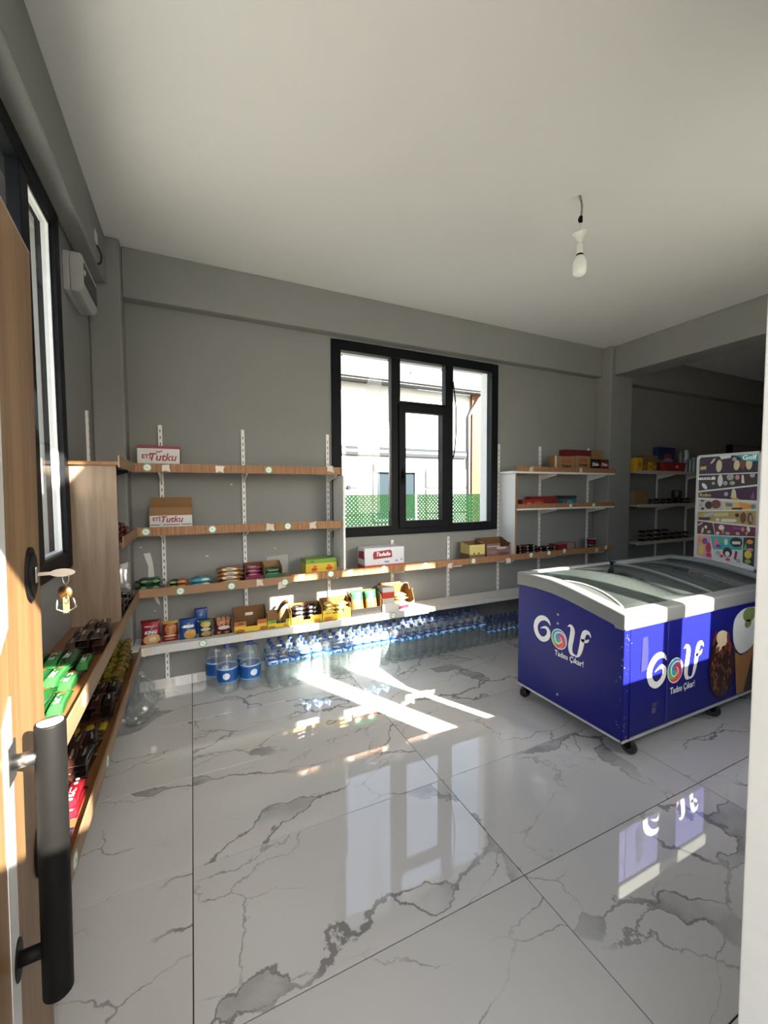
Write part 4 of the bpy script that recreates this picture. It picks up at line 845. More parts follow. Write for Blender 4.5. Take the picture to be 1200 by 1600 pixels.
MB().lathe([(0, -0.344), (0.022, -0.345), (0.032, -0.36), (0.036, -0.372), (0.0395, -0.376), (0.0395, -0.430), (0.035, -0.452), (0.018, -0.466), (0, -0.468)], 24).build('bulb', P('bulb_opal', (.72, .74, .70), .12), pl, (0.008, 0, 0))

# ================================================================== breaker box
bk = thing('breaker_box', 'grey white breaker box with dark flap under the left beam', 'breaker box', (XL, 2.975, 2.745))
M_BKR = P('breaker_plastic', (.38, .38, .365), .45)
MB().box(0, 0.030, -0.185, 0.175, -0.105, 0.105).build('back_case', M_BKR, bk, bevel=0.004)
MB().prism([(0.031, -0.105), (0.031, 0.105), (0.080, 0.105), (0.092, 0.088), (0.092, -0.078), (0.070, -0.105)], 1, -0.183, 0.173).build('cover', M_BKR, bk, bevel=0.004)
MB().box(0.088, 0.095, -0.170, 0.160, -0.052, 0.062).build('flap', P('smoked_flap', (.02, .022, .02), .2), bk, bevel=0.002)
MB().box(0.094, 0.098, -0.172, -0.150, -0.006, 0.020).build('flap_latch', M_WHITE, bk)
jc = thing('junction_cable', 'cut cable end and wall plug on the left ceiling beam', 'cable', (-0.49, 3.06, 3.02))
MB().box(0, 0.008, -0.03, 0.03, 0.03, 0.10).build('wall_plug', M_WHITE, jc, bevel=0.003)
MB().tube(spline([(0.004, 0.02, 0.03), (0.02, 0.05, -0.01), (0.012, 0.07, -0.05), (0.004, 0.04, -0.072)], 6), 0.006, 8).build('cable', M_DARK, jc)

# ================================================================== water bottles
M_PET = clear_('clear_bottle', (0.95, 0.97, 0.975), 0.20, 0.06, (0.60, 0.66, 0.67), 0.06, 1.45)
M_JUG = clear_('clear_jug', (0.93, 0.96, 0.97), 0.22, 0.05, (0.78, 0.85, 0.88), 0.06, 1.45)
M_CAPB = P('blue_cap', (.02, .05, .22), .4)
M_LBL = printed('bottle_label', (.010, .11, .38), [(2, .0, .26, (.04, .26, .55)), (2, .86, 1.1, (.01, .05, .28))], [(.5, .62, .34, .13, (.70, .78, .85)), (.15, .4, .14, .25, (.45, .65, .85)), (.85, .4, .14, .25, (.45, .65, .85))], axes=(0, 2), rough=.3)
M_LBL2 = printed('jug_label', (.006, .075, .30), [(2, .0, .10, (.12, .32, .6)), (2, .90, 1.1, (.30, .55, .80))], [(.42, .5, .16, .22, (.62, .72, .82))], axes=(0, 2), rough=.3)
def bottle(name, label, cat, r, h, lab, capr, cap_h, loc, group, ribs=6, mat=None, lmat=None, seg=18):
    t = thing(name, label, cat, loc, group=group)
    neck = capr * 0.86; pr = [(0, 0.004), (r * .55, 0.0), (r * .88, 0.003), (r, h * .05)]
    z0, z1 = h * .08, lab[0] - 0.004
    for i in range(ribs):
        a = z0 + (z1 - z0) * i / ribs; st = (z1 - z0) / ribs
        pr += [(r, a), (r, a + st * .55), (r * .945, a + st * .72), (r * .945, a + st * .85)]
    pr += [(r, z1), (r, lab[1] + 0.004), (r * .97, lab[1] + h * .03)]
    zs = lab[1] + h * .03; zn = h - cap_h - 0.006
    for q in (.2, .4, .6, .8, 1.0): pr.append((neck + (r * .97 - neck) * math.cos(q * PI / 2) ** .9, zs + (zn - zs) * math.sin(q * PI / 2) ** 1.1))
    pr += [(neck, h - cap_h * .5), (0, h - cap_h * .4)]
    MB().lathe(pr, seg).build('bottle_body', mat or M_PET, t)
    MB().lathe([(r * 1.012, lab[0]), (r * 1.012, lab[1])], seg).build('label', lmat or M_LBL, t)
    MB().lathe([(capr * .98, h - cap_h), (capr, h - cap_h * .9), (capr, h - 0.002), (capr * .9, h), (0, h)], 14).build('cap', M_CAPB, t)
    return t
b15 = bottle('water_bottle', None, 'bottle', .0425, .325, (.185, .236), .0165, .022, (0, 0, 0), 'large water bottles under the bottom shelf')
first = True; xb = 0.545
rows = (('front', 3.235), ('middle', 3.323), ('back', 3.411))
cols = []
for i in range(24):
    cols.append(xb); xb += 0.0862 + (0.012 if i % 4 == 3 else 0)
for rn, y in rows:
    for i, x in enumerate(cols):
        o = b15 if first else copy_tree(b15); first = False
        o.location = (x + random.uniform(-.0004, .0004), y + random.uniform(-.0012, .0012), 0.0); o.rotation_euler.z = random.choice((0, PI / 2, PI, -PI / 2))
        o['label'] = 'large clear water bottle, %s of the %s row counted from left' % (ORD[i], rn)
xs0 = cols[-1] + 0.085
b05 = bottle('small_water_bottle', None, 'bottle', .0315, .205, (.112, .150), .0145, .016, (0, 0, 0), 'small water bottles beside the freezer', 5)
first = True
for j, (rn, y) in enumerate((('front', 3.225), ('second', 3.291), ('third', 3.357), ('fourth', 3.423))):
    for i in range(13):
        o = b05 if first else copy_tree(b05); first = False
        o.location = (xs0 + 0.0655 * i, y, 0); o.rotation_euler.z = random.choice((0, PI / 2, PI, -PI / 2))
        o['label'] = 'small dark capped water bottle, %s of the %s row from left' % (ORD[i], rn)
for i, (x, y, lb) in enumerate(((.215, 3.335, 'big five litre water jug standing in front at left'), (.385, 3.325, 'big five litre water jug next to the large bottles'), (.145, 3.490, 'big five litre water jug behind the left front jug'), (.372, 3.492, 'big five litre water jug behind the right front jug'))):
    j = bottle('water_jug', lb, 'jug', .080, .365, (.085, .198), .024, .024, (x, y, 0), 'five litre water jugs', 3, M_JUG, M_LBL2, 26)
    j.rotation_euler.z = 0.4 * i
    MB().tube([(0.026, 0, .338), (0.05, 0.012, .333), (0.075, 0.012, .318), (0.078, -0.010, .316), (0.052, -0.012, .332), (0.026, 0, .338)], .0028, 6).build('carry_handle', M_CAPB, j)
# crumpled clear bag on the floor
rr = random.Random(11); bm = bmesh.new(); bmesh.ops.create_icosphere(bm, subdivisions=4, radius=1)
from mathutils import noise as mnoise
for v in bm.verts:
    d = v.co.copy(); n = mnoise.noise(d * 2.3) * .26 + mnoise.noise(d * 5.5 + Vector((3, 1, 2))) * .26 + abs(mnoise.noise(d * 9)) * .18
    k = 1 + n; z = (d.z * .5 + .5); w = (1.0 - .62 * z ** 1.5)
    v.co = Vector((d.x * .125 * k * w * 1.05, d.y * .145 * k * w, max(0.0, z * .355 * (1 + n * .25))))
me = bpy.data.meshes.new('plastic_bag'); bm.to_mesh(me); bm.free()
me.materials.append(clear_('clear_film', (0.90, 0.92, 0.92), 0.13, 0.10, (.55, .60, .61), 0.14, 1.5))
pbag = thing('plastic_bag', 'crumpled clear plastic bag on floor under left shelf', 'bag', (-.365, 3.10, 0))
obj('film', me, pbag)
MB().lathe([(0, 0.09), (.035, .10), (.05, .15), (.03, .20), (0, .205)], 12, squash=.5).build('blue_print', P('bag_blue', (.05, .14, .27), .4), pbag, (-.085, -.02, 0.02))

# ================================================================== goods on the shelves
LAY = ['bottom layer', 'second layer', 'third layer', 'fourth layer']
def bx_thing(name, label, cat, x0, x1, y0, y1, z0, group=None):
    t = thing(name, label, cat, ((x0 + x1) / 2, (y0 + y1) / 2, z0), group=group)
    return t, (x1 - x0) / 2, (y1 - y0) / 2
def carton(name, label, cat, x0, x1, y0, y1, z0, z1, mat, bands=None, lid=None, seam=True, group=None, bev=0.002):
    t, w, d = bx_thing(name, label, cat, x0, x1, y0, y1, z0, group); h = z1 - z0
    MB().box(-w, w, -d, d, 0, h).build('carton_body', mat, t, bevel=bev)
    if lid: MB().box(-w - .0012, w + .0012, -d - .0012, d + .0012, h - lid[0], h + .001).build('lid', lid[1], t, bevel=bev)
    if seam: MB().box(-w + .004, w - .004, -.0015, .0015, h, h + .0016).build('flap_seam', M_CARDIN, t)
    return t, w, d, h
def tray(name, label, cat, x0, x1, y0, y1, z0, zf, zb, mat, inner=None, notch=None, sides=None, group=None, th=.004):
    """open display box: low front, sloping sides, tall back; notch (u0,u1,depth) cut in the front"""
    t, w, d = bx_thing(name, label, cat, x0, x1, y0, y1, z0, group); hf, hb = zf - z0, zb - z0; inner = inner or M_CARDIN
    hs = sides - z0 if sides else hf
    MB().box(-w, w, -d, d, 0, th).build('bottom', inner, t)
    if notch:
        a, c, dp = -w + 2 * w * notch[0], -w + 2 * w * notch[1], notch[2]
        poly = [(-w, 0), (w, 0), (w, hf), (c, hf), (c, hf - dp), (a, hf - dp), (a, hf), (-w, hf)]
    else: poly = [(-w, 0), (w, 0), (w, hf), (-w, hf)]
    def panel(pl, axis, a0, a1, outer):
        mb = MB(); mb.prism(pl, axis, a0, a1, 1); mb.m[-len(pl) - 2 + (0 if outer == 0 else 1)] = 0
        return mb.build('side' if axis == 0 else 'front' if a0 < 0 else 'back', [mat, inner], t)
    panel(poly, 1, -d, -d + th, 0)
    panel([(-w, 0), (w, 0), (w, hb), (-w, hb)], 1, d - th, d, 1)
    side = [(-d + th, 0), (d - th, 0), (d - th, hb), (d - th - .25 * d, hb), (-d + .5 * d, hs), (-d + th, hs)]
    panel(side, 0, -w, -w + th, 0); panel(side, 0, w - th, w, 1)
    return t, w, d
def packs(name, label_fn, cat, group, mats, L, Wd, H, places, crimp=.012, letter=None, seeds=3):
    """places: (x, y, z, yaw) -> one wrapped pack each; label_fn(i)"""
    mes = [pillow_mb(L, Wd, H, crimp, 17 + s).mesh(name, mats[0]) for s in range(seeds)]; out = []
    for i, (x, y, z, a) in enumerate(places):
        me = mes[i % seeds]
        if len(mats) > 1:
            key = (name, i % seeds, i % len(mats))
            if key not in packs.cache:
                m2 = me.copy(); m2.materials.clear(); m2.materials.append(mats[i % len(mats)]); packs.cache[key] = m2
            me = packs.cache[key]
        o = tag(obj(name, me, None, (x, y, z), (0, 0, a)), label_fn(i), cat, group); out.append(o)
    return out
packs.cache = {}
Z1, Z2, Z3, Z4 = 1.705, 1.255, 0.820, 0.424
M_WBOX = P('white_card', (.58, .58, .57), .55)
# top left shelf
t, w, d, h = carton('snack_carton', 'white carton with crimson top edge and Tutku lettering', 'carton', -.344, -.072, 3.385, 3.56, Z1 + .0005, 1.872, M_WBOX, lid=(.019, P('crimson_card', (.22, .012, .035), .5)))
text('Tutku', .075, M_INKR, t, (.02, -d - .0006, .085), shear=.25, bold=.0016); text('ETİ', .040, M_INKR, t, (-.078, -d - .0006, .088), bold=.0015); text('Yeni', .024, M_INKR, t, (.0, -d - .0006, .126), (PI / 2, -.25, 0), shear=.3, bold=.0008)
MB().box(w, w + .0012, -d, d, .0, h).build('side_print', P('crimson_card', (.22, .012, .035), .5), t)
# second left shelf: open brown carton
t, w, d = bx_thing('open_carton', 'open brown cardboard carton with white Tutku strip on second shelf', 'carton', -.281, -.001, 3.40, 3.565, Z2 + .0005)
b = MB(); H = .172
b.box(-w, w, -d, -d + .004, 0, H); b.box(-w, w, d - .004, d, 0, H); b.box(-w, -w + .004, -d + .004, d - .004, 0, H); b.box(w - .004, w, -d + .004, d - .004, 0, H); b.box(-w, w, -d, d, 0, .004)
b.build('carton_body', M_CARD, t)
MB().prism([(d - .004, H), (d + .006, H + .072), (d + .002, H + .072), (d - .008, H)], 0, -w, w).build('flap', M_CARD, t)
MB().box(-w + .0006, w - .0006, -d - .0008, -d, .02, .112).build('white_strip', M_WBOX, t)
text('Tutku', .062, M_INKR, t, (.0, -d - .0012, .082), shear=.25, bold=.0014); text('ETİ', .034, M_INKR, t, (-.095, -d - .0012, .085), bold=.0012)
for xx, ww in ((-.105, .03), (0, .055), (.10, .035)): MB().box(xx - ww, xx + ww, -d - .0013, -d - .0006, .042, .047).build('print_line', M_INKD, t)
# long shelf, left to right
M_GRW = printed('wafer_green', (.012, .045, .02), [(2, .85, 1.1, (.02, .10, .04))], [(.30, .6, .10, .2, (.16, .22, .09)), (.72, .55, .10, .25, (.12, .25, .08)), (.45, .2, .12, .2, (.05, .12, .04))], rough=.25)
packs('wafer_pack', lambda i: ('dark green wafer pack lying at the left corner of long shelf', 'dark green wafer pack stacked on top of the corner wafer pack')[i], 'wafer pack', 'green wafer packs in the corner', [M_GRW], .185, .10, .046, [(-.295, 3.42, Z3, 0), (-.293, 3.423, Z3 + .047, .02)])
M_ORP = printed('wafer_orange', (.025, .05, .02), [(0, .52, 1.1, (.42, .10, .02)), (2, 0, .25, (.02, .03, .015))], [(.28, .6, .14, .2, (.20, .24, .08)), (.75, .6, .12, .2, (.50, .26, .04))], rough=.25)
packs('wafer_pack', lambda i: ('lower dark green and orange wafer pack beside the slotted upright', 'upper dark green and orange wafer pack beside the slotted upright')[i], 'wafer pack', 'orange ended wafer packs', [M_ORP], .148, .10, .032, [(-.112, 3.42, Z3, 0), (-.112, 3.42, Z3 + .033, 0)])
M_TQ = printed('pack_turquoise', (.03, .26, .34), [(2, .1, .4, (.16, .44, .50))], [(.72, .45, .2, .3, (.50, .62, .45)), (.3, .8, .25, .15, (.02, .15, .25))], rough=.25)
packs('biscuit_pack', lambda i: ('lower turquoise biscuit pack on long shelf', 'upper turquoise biscuit pack on long shelf')[i], 'biscuit pack', 'turquoise biscuit packs', [M_TQ], .158, .11, .035, [(.048, 3.42, Z3, 0), (.046, 3.42, Z3 + .036, -.02)])
M_GOLDP = printed('pack_gold', (.36, .17, .035), [], [(.5, .55, .26, .36, (.62, .55, .40)), (.12, .5, .10, .45, (.22, .08, .02)), (.88, .5, .10, .45, (.26, .10, .02)), (.45, .62, .16, .07, (.05, .03, .02)), (.52, .40, .17, .06, (.06, .03, .02))], rough=.22)
packs('biscuit_pack', lambda i: '%s golden biscuit pack of the upright stack with white labels' % ('bottom', 'second', 'third', 'top')[i], 'biscuit pack', 'golden biscuit pack stack', [M_GOLDP], .205, .11, .032, [(.258 + .003 * (-1) ** i, 3.42, Z3 + .0325 * i, .03 * (-1) ** i) for i in range(4)], letter=None)
M_PUR = P('purple_card', (.17, .015, .06), .45); M_PURP = printed('pack_purple', (.20, .02, .08), [(2, .15, .40, (.34, .12, .16))], [(.4, .7, .25, .14, (.42, .20, .22))], rough=.25)
tray('display_tray', 'crimson display box filled with stacked crimson packs', 'display box', .368, .510, 3.375, 3.53, Z3 + .0005, .865, .955, M_PUR, sides=.93)
packs('biscuit_pack', lambda i: '%s crimson pack inside the crimson display box' % ('bottom', 'second', 'third', 'top')[i], 'biscuit pack', 'crimson packs in display box', [M_PURP], .128, .10, .029, [(.439, 3.44, Z3 + .006 + .030 * i, 0) for i in range(4)])
M_GRC = P('green_card', (.015, .11, .055), .45)
tray('display_tray', 'half empty dark green display box with brown inside', 'display box', .516, .660, 3.375, 3.53, Z3 + .0005, .87, .957, M_GRC, M_CARD, sides=.93)
M_GRP2 = printed('pack_green', (.03, .15, .07), [(2, .1, .45, (.35, .42, .36))], [(.5, .8, .3, .14, (.02, .06, .03))], rough=.25)
packs('biscuit_pack', lambda i: '%s green pack lying inside the green display box' % ('lower', 'middle', 'upper')[i], 'biscuit pack', 'green packs in display box', [M_GRP2], .128, .10, .029, [(.588, 3.44, Z3 + .006 + .030 * i, 0) for i in range(3)])
M_YG = printed('carton_yellow_green', (.62, .46, .04), [(2, .74, 1.1, (.16, .30, .04))], [(.27, .38, .10, .12, (.55, .06, .02)), (.75, .40, .11, .12, (.50, .07, .02)), (.30, .56, .06, .05, (.5, .10, .03)), (.74, .57, .06, .05, (.5, .10, .03)), (.22, .86, .06, .05, (.05, .15, .03))], rough=.4)
t, w, d, h = carton('snack_carton', 'yellow carton with green top band near the window edge', 'carton', .856, 1.130, 3.385, 3.55, Z3 + .0005, .962, M_YG)
M_WR = printed('carton_white_red', (.62, .63, .66), [(2, 0, .22, (.50, .05, .03)), (2, .235, .25, (.55, .20, .16))], [(.80, .36, .05, .05, (.2, .4, .6)), (.93, .40, .03, .05, (.2, .4, .6)), (.55, .34, .08, .05, (.15, .35, .55))], rough=.45)
t, w, d, h = carton('snack_carton', 'white carton with red base and crimson Tadelle banner under window', 'carton', 1.395, 1.795, 3.385, 3.555, Z3 + .0005, 1.022, M_WR)
mb = MB(); decal(mb, [(-.115, .098), (.075, .108), (.070, .165), (.055, .178), (-.11, .168), (-.12, .14)], lambda a, c, hh: (a, -d - .0002 - hh, c)); mb.build('banner', P('crimson_print', (.28, .012, .03), .4), t)
text('Tadelle', .050, M_INKW, t, (-.02, -d - .0014, .140), shear=.3, bold=.001)
mb = MB(); decal(mb, [(-.07, .10), (.07, .10), (.06, .165), (-.06, .175)], lambda a, c, hh: (-w - .0002 - hh, a, c)); mb.build('banner', P('crimson_print', (.28, .012, .03), .4), t)
text('ÇİKOLATA', .020, M_INKW, t, (.03, -d - .0010, .024), bold=.0006)
M_YB = printed('yellow_display', (.60, .50, .18), [(2, 0, .38, (.16, .10, .05))], [(.3, .45, .06, .05, (.05, .04, .02)), (.6, .45, .06, .05, (.05, .04, .02))], rough=.4)
t, w, d = tray('display_tray', 'small pale yellow display box below right window pane', 'display box', 2.545, 2.740, 3.38, 3.54, Z3 + .0005, .985, 1.006, M_YB)
M_MAUVE = printed('mauve_display', (.20, .115, .10), [(2, .78, .86, (.40, .34, .30))], [(.62, .70, .22, .10, (.48, .42, .38)), (.7, .3, .25, .10, (.12, .05, .05)), (.25, .45, .2, .10, (.26, .16, .14)), (.5, .1, .3, .06, (.08, .04, .04))], rough=.4)
t, w, d = tray('display_tray', 'mauve brown display carton against the white side panel', 'display box', 2.765, 3.085, 3.38, 3.55, Z3 + .0005, .985, 1.030, M_MAUVE, notch=(.55, .95, .04))
M_DKP = [printed('pack_black_a', (.012, .010, .012), [], [(.5, .6, .16, .25, (.22, .21, .21))], rough=.25), printed('pack_black_b', (.02, .012, .014), [], [(.6, .5, .12, .25, (.30, .28, .27)), (.2, .5, .07, .3, (.16, .03, .04))], rough=.25)]
dk = [(3.20 + .098 * c, 3.40, Z3 + .0305 * l, .05 * (-1) ** c) for l in range(4) for c in range(4 - (l > 2))]
packs('biscuit_pack', lambda i: 'small black pack of the dark heap on long shelf, %s, %s from left' % (LAY[i // 4], ORD[i % 4]), 'biscuit pack', 'black packs right of the white panel', M_DKP, .094, .10, .030, dk)
dk = [(3.60 + .098 * c, 3.40, Z3 + .0305 * l, .04 * (-1) ** c) for l in range(3) for c in range(2)]
packs('biscuit_pack', lambda i: 'black pack of the second dark heap, %s, %s' % (LAY[i // 2], ('left', 'right')[i % 2]), 'biscuit pack', 'black packs right of the white panel', M_DKP, .094, .10, .030, dk)
M_REDC = P('dark_red_card', (.20, .018, .02), .4)
t, w, d, h = carton('snack_carton', 'dark red low carton at the right end of the black packs', 'carton', 3.80, 3.94, 3.385, 3.52, Z3 + .0005, .915, M_REDC)
t, w, d, h = carton('snack_carton', 'greyish red carton right of the dark red low carton', 'carton', 3.945, 4.08, 3.385, 3.52, Z3 + .0005, .925, printed('grey_red_card', (.26, .16, .16), [(0, .85, 1.1, (.10, .03, .03))], [], rough=.4))
cp = thing('snack_cup', 'dark red striped paper cup near the right end of shelf', 'cup', (4.39, 3.42, Z3 + .0005))
MB().lathe([(0, 0), (.040, 0), (.052, .13), (.054, .132), (.050, .134), (.046, .12), (0, .11)], 22).build('cup_wall', printed('cup_print', (.06, .02, .018), [(2, .35, .45, (.35, .30, .28)), (2, .6, .75, (.28, .02, .03))], [], rough=.4), cp)
MB().lathe([(.0535, .128), (.056, .131), (.056, .135), (.0505, .135)], 22).build('rim', M_WBOX, cp)
# upper right shelf
t, w, d, h = carton('snack_carton', 'brown carton with red and dark lettering, left on upper right shelf', 'carton', 3.71, 4.03, 3.375, 3.455, 1.7455, 1.928, M_CARD)
text('ÜLKER', .052, P('red_ink', (.30, .03, .015), .5), t, (.03, -d - .0006, .125), bold=.0012); text('Dankek', .050, M_INKD, t, (.03, -d - .0006, .072), bold=.0014); MB().box(-w, -w + .03, -d - .001, -d, .0, h).build('tape', M_TAPE, t)
t, w, d, h = carton('snack_carton', 'smaller brown lettered carton beside the first on upper right shelf', 'carton', 4.04, 4.29, 3.375, 3.455, 1.7455, 1.940, M_CARD)
text('ÜLKER', .046, P('red_ink', (.30, .03, .015), .5), t, (0, -d - .0006, .140), bold=.0012); text('Dankek', .044, M_INKD, t, (0, -d - .0006, .090), bold=.0014)
t, w, d, h = carton('open_carton', 'maroon carton with brown open end behind the lettered cartons', 'carton', 3.985, 4.615, 3.46, 3.562, 1.7455, 2.018, P('maroon_card', (.13, .015, .022), .45), seam=False)
MB().box(.11, w + .0012, -d - .0014, -d, .10, h).build('brown_end', M_CARD, t); MB().prism([(w - .002, h), (w + .07, h - .018), (w + .07, h - .014), (w - .002, h + .004)], 1, -d, d - .02).build('flap', M_CARD, t)
t, w, d, h = carton('snack_carton', 'black Dido carton in front of the maroon carton', 'carton', 4.30, 4.46, 3.375, 3.455, 1.7455, 1.908, P('black_card', (.015, .012, .012), .4))
text('Dido', .055, M_INKW, t, (0, -d - .0006, .10), shear=.15, bold=.001)
t, w, d, h = carton('snack_carton', 'dark red Dido carton next to the column', 'carton', 4.465, 4.615, 3.375, 3.455, 1.7455, 1.908, P('maroon_card2', (.15, .02, .02), .4))
text('Dido', .050, M_INKW, t, (0, -d - .0006, .10), shear=.15, bold=.0008)
# lower right shelf
carton('snack_carton', 'low bright red carton at left on the lower right shelf', 'carton', 3.245, 3.56, 3.38, 3.45, 1.3505, 1.436, printed('bright_red_card', (.32, .025, .02), [], [(.75, .6, .2, .2, (.42, .10, .08)), (.3, .5, .1, .2, (.45, .2, .15))], rough=.35))
carton('snack_carton', 'longer dark red carton behind the bright red carton', 'carton', 3.45, 3.855, 3.46, 3.55, 1.3505, 1.470, M_REDC)
carton('snack_carton', 'teal carton with dark lid on the lower right shelf', 'carton', 3.865, 4.085, 3.39, 3.52, 1.3505, 1.476, printed('teal_card', (.02, .14, .18), [], [(.5, .4, .2, .2, (.05, .28, .34)), (.2, .5, .08, .3, (.25, .02, .04))], rough=.35), lid=(.035, P('dark_lid', (.03, .03, .032), .4)))

# bottom shelf: bags of crisps standing
def bag(label, x0, x1, y, z1, mat, depth=.05, lean=-.12, words=None, yaw=0.0):
    h = z1 - Z4; t = thing('crisp_bag', label, 'crisp bag', ((x0 + x1) / 2, y, Z4 + .002), (lean, 0, yaw), 'crisp bags on the bottom shelf')
    mb = pillow_mb(h, (x1 - x0), depth, .012, int(x0 * 1000) & 255)
    mb.v = [(p[1], -(p[2] - depth / 2), p[0] + h / 2) for p in mb.v]
    mb.build('bag_body', mat, t)
    if words:
        for wd, sz, zz, m_ in words: text(wd, sz, m_, t, (0, -depth / 2 - .0015, h * zz), shear=.2, bold=.0008)
    return t
bag('red crisp bag at the left end of the bottom shelf', -.362, -.232, 3.40, .600, printed('crisp_red', (.24, .012, .015), [(2, .9, 1.1, (.12, .008, .012))], [(.55, .20, .42, .22, (.52, .34, .16)), (.5, .52, .34, .08, (.05, .06, .22)), (.35, .75, .18, .03, (.5, .3, .3)), (.6, .2, .18, .10, (.66, .52, .32))], rough=.25), .06, words=[('KING', .032, .50, M_INKW)])
bag('dark red stick cracker bag with yellow top next to red bag', -.228, -.118, 3.41, .575, printed('crisp_sticks', (.17, .015, .012), [(2, .86, 1.1, (.40, .26, .05))], [(.55, .60, .36, .28, (.40, .15, .04)), (.5, .28, .36, .05, (.55, .35, .30)), (.5, .12, .3, .05, (.45, .22, .10))], rough=.25), .05)
bag('blue crisp bag with golden chips, third from left', -.112, .010, 3.40, .580, printed('crisp_blue', (.012, .06, .26), [(2, .92, 1.1, (.01, .03, .15))], [(.62, .22, .34, .24, (.50, .30, .07)), (.5, .62, .36, .07, (.50, .58, .66)), (.8, .35, .12, .10, (.55, .36, .10))], rough=.25), .055, words=[('MAX', .030, .62, M_INKW)])
bag('blue crisp bag standing taller behind the black and yellow bag', -.005, .090, 3.50, .620, printed('crisp_blue2', (.012, .07, .28), [(2, .93, 1.1, (.01, .03, .15))], [(.5, .5, .3, .06, (.5, .58, .66))], rough=.25), .04)
bag('black and yellow crisp bag in front of the taller blue bag', .020, .116, 3.395, .560, printed('crisp_black', (.015, .018, .04), [(2, .8, .92, (.03, .12, .06))], [(.55, .70, .40, .16, (.45, .32, .08)), (.5, .44, .36, .09, (.45, .45, .40)), (.6, .18, .40, .14, (.40, .28, .09))], rough=.25), .05)
bag('dark maroon bag of pretzel sticks before the orange carton', .125, .262, 3.40, .558, printed('crisp_maroon', (.075, .010, .012), [], [(.3, .78, .12, .30, (.34, .15, .06)), (.55, .80, .10, .28, (.38, .18, .08)), (.78, .76, .10, .28, (.30, .12, .05)), (.55, .40, .30, .10, (.55, .45, .44)), (.3, .12, .1, .08, (.4, .25, .1)), (.7, .10, .12, .08, (.35, .18, .08))], rough=.25), .06)
M_OY = printed('carton_orange_yellow', (.34, .10, .02), [(2, 0, .30, (.60, .40, .04))], [(.18, .10, .14, .10, (.34, .12, .02)), (.85, .12, .14, .10, (.34, .12, .02)), (.2, .45, .1, .05, (.10, .03, .02))], rough=.4)
M_FR = [printed('carton_front_orange', (.34, .10, .02), [(2, 0, .62, (.60, .40, .04))], [(.18, .16, .14, .16, (.30, .10, .02)), (.88, .20, .12, .16, (.30, .10, .02)), (.2, .8, .10, .07, (.09, .03, .02))], rough=.4),
        printed('carton_front_green', (.22, .38, .04), [(2, 0, .60, (.66, .48, .03))], [(.18, .18, .16, .16, (.36, .16, .02)), (.8, .25, .12, .18, (.5, .22, .02)), (.25, .8, .14, .08, (.03, .10, .03))], rough=.4),
        printed('carton_front_yellow', (.66, .47, .03), [], [(.2, .2, .16, .18, (.5, .20, .02)), (.82, .25, .14, .2, (.5, .20, .02)), (.2, .7, .12, .06, (.2, .22, .05))], rough=.4)]
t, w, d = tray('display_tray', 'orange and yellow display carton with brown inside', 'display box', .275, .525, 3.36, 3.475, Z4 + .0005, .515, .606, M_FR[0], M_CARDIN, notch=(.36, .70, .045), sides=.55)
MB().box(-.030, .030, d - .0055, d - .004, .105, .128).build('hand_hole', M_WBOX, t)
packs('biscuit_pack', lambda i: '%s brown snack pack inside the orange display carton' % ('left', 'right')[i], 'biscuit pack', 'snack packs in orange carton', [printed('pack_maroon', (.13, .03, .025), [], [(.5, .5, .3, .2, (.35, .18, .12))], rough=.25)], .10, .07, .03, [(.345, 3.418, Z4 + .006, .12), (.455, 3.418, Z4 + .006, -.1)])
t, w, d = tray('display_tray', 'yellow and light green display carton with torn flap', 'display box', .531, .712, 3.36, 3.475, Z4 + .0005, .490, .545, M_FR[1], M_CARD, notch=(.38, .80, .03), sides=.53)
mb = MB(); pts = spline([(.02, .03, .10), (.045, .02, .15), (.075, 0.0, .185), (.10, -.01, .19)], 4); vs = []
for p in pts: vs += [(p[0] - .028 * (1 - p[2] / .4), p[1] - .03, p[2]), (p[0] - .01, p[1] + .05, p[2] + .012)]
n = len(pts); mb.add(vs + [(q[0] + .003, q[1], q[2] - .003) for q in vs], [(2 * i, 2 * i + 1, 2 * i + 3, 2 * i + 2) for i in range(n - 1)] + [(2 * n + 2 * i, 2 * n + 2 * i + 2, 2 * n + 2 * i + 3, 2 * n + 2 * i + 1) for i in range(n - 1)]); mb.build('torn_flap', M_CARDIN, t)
packs('biscuit_pack', lambda i: 'dark green pack lying inside the light green display carton', 'biscuit pack', None, [printed('pack_dgreen', (.02, .07, .03), [], [(.5, .5, .2, .2, (.3, .35, .25))], rough=.25)], .10, .07, .03, [(.62, 3.418, Z4 + .006, .1)])
t, w, d = tray('display_tray', 'yellow tray heaped with black and pink packs', 'display box', .722, .985, 3.36, 3.475, Z4 + .0005, .490, .58, M_FR[2], M_CARDIN, notch=(.38, .62, .03), sides=.55)
M_BKP = printed('pack_black_pink', (.015, .013, .016), [], [(.35, .6, .14, .22, (.50, .28, .33)), (.65, .4, .1, .2, (.55, .45, .45))], rough=.25)
packs('biscuit_pack', lambda i: 'black and pink pack heaped in yellow tray, %s, %s' % (LAY[i // 4], ('front left', 'front right', 'rear left', 'rear right')[i % 4]), 'biscuit pack', 'black and pink packs in tray', [M_BKP], .105, .044, .034, [(.795 + .116 * (i % 2), 3.394 + .046 * (i % 4 // 2), Z4 + .006 + .035 * (i // 4) + .000, .06 * (-1) ** i) for i in range(16)])
t, w, d = tray('display_tray', 'yellow tray heaped with yellow wrapped packs', 'display box', .992, 1.246, 3.36, 3.475, Z4 + .0005, .515, .60, M_FR[2], M_CARDIN, notch=(.35, .75, .035), sides=.56)
M_YP = printed('pack_yellow', (.58, .42, .06), [], [(.35, .6, .2, .25, (.68, .62, .36)), (.7, .4, .1, .2, (.30, .14, .04))], rough=.25)
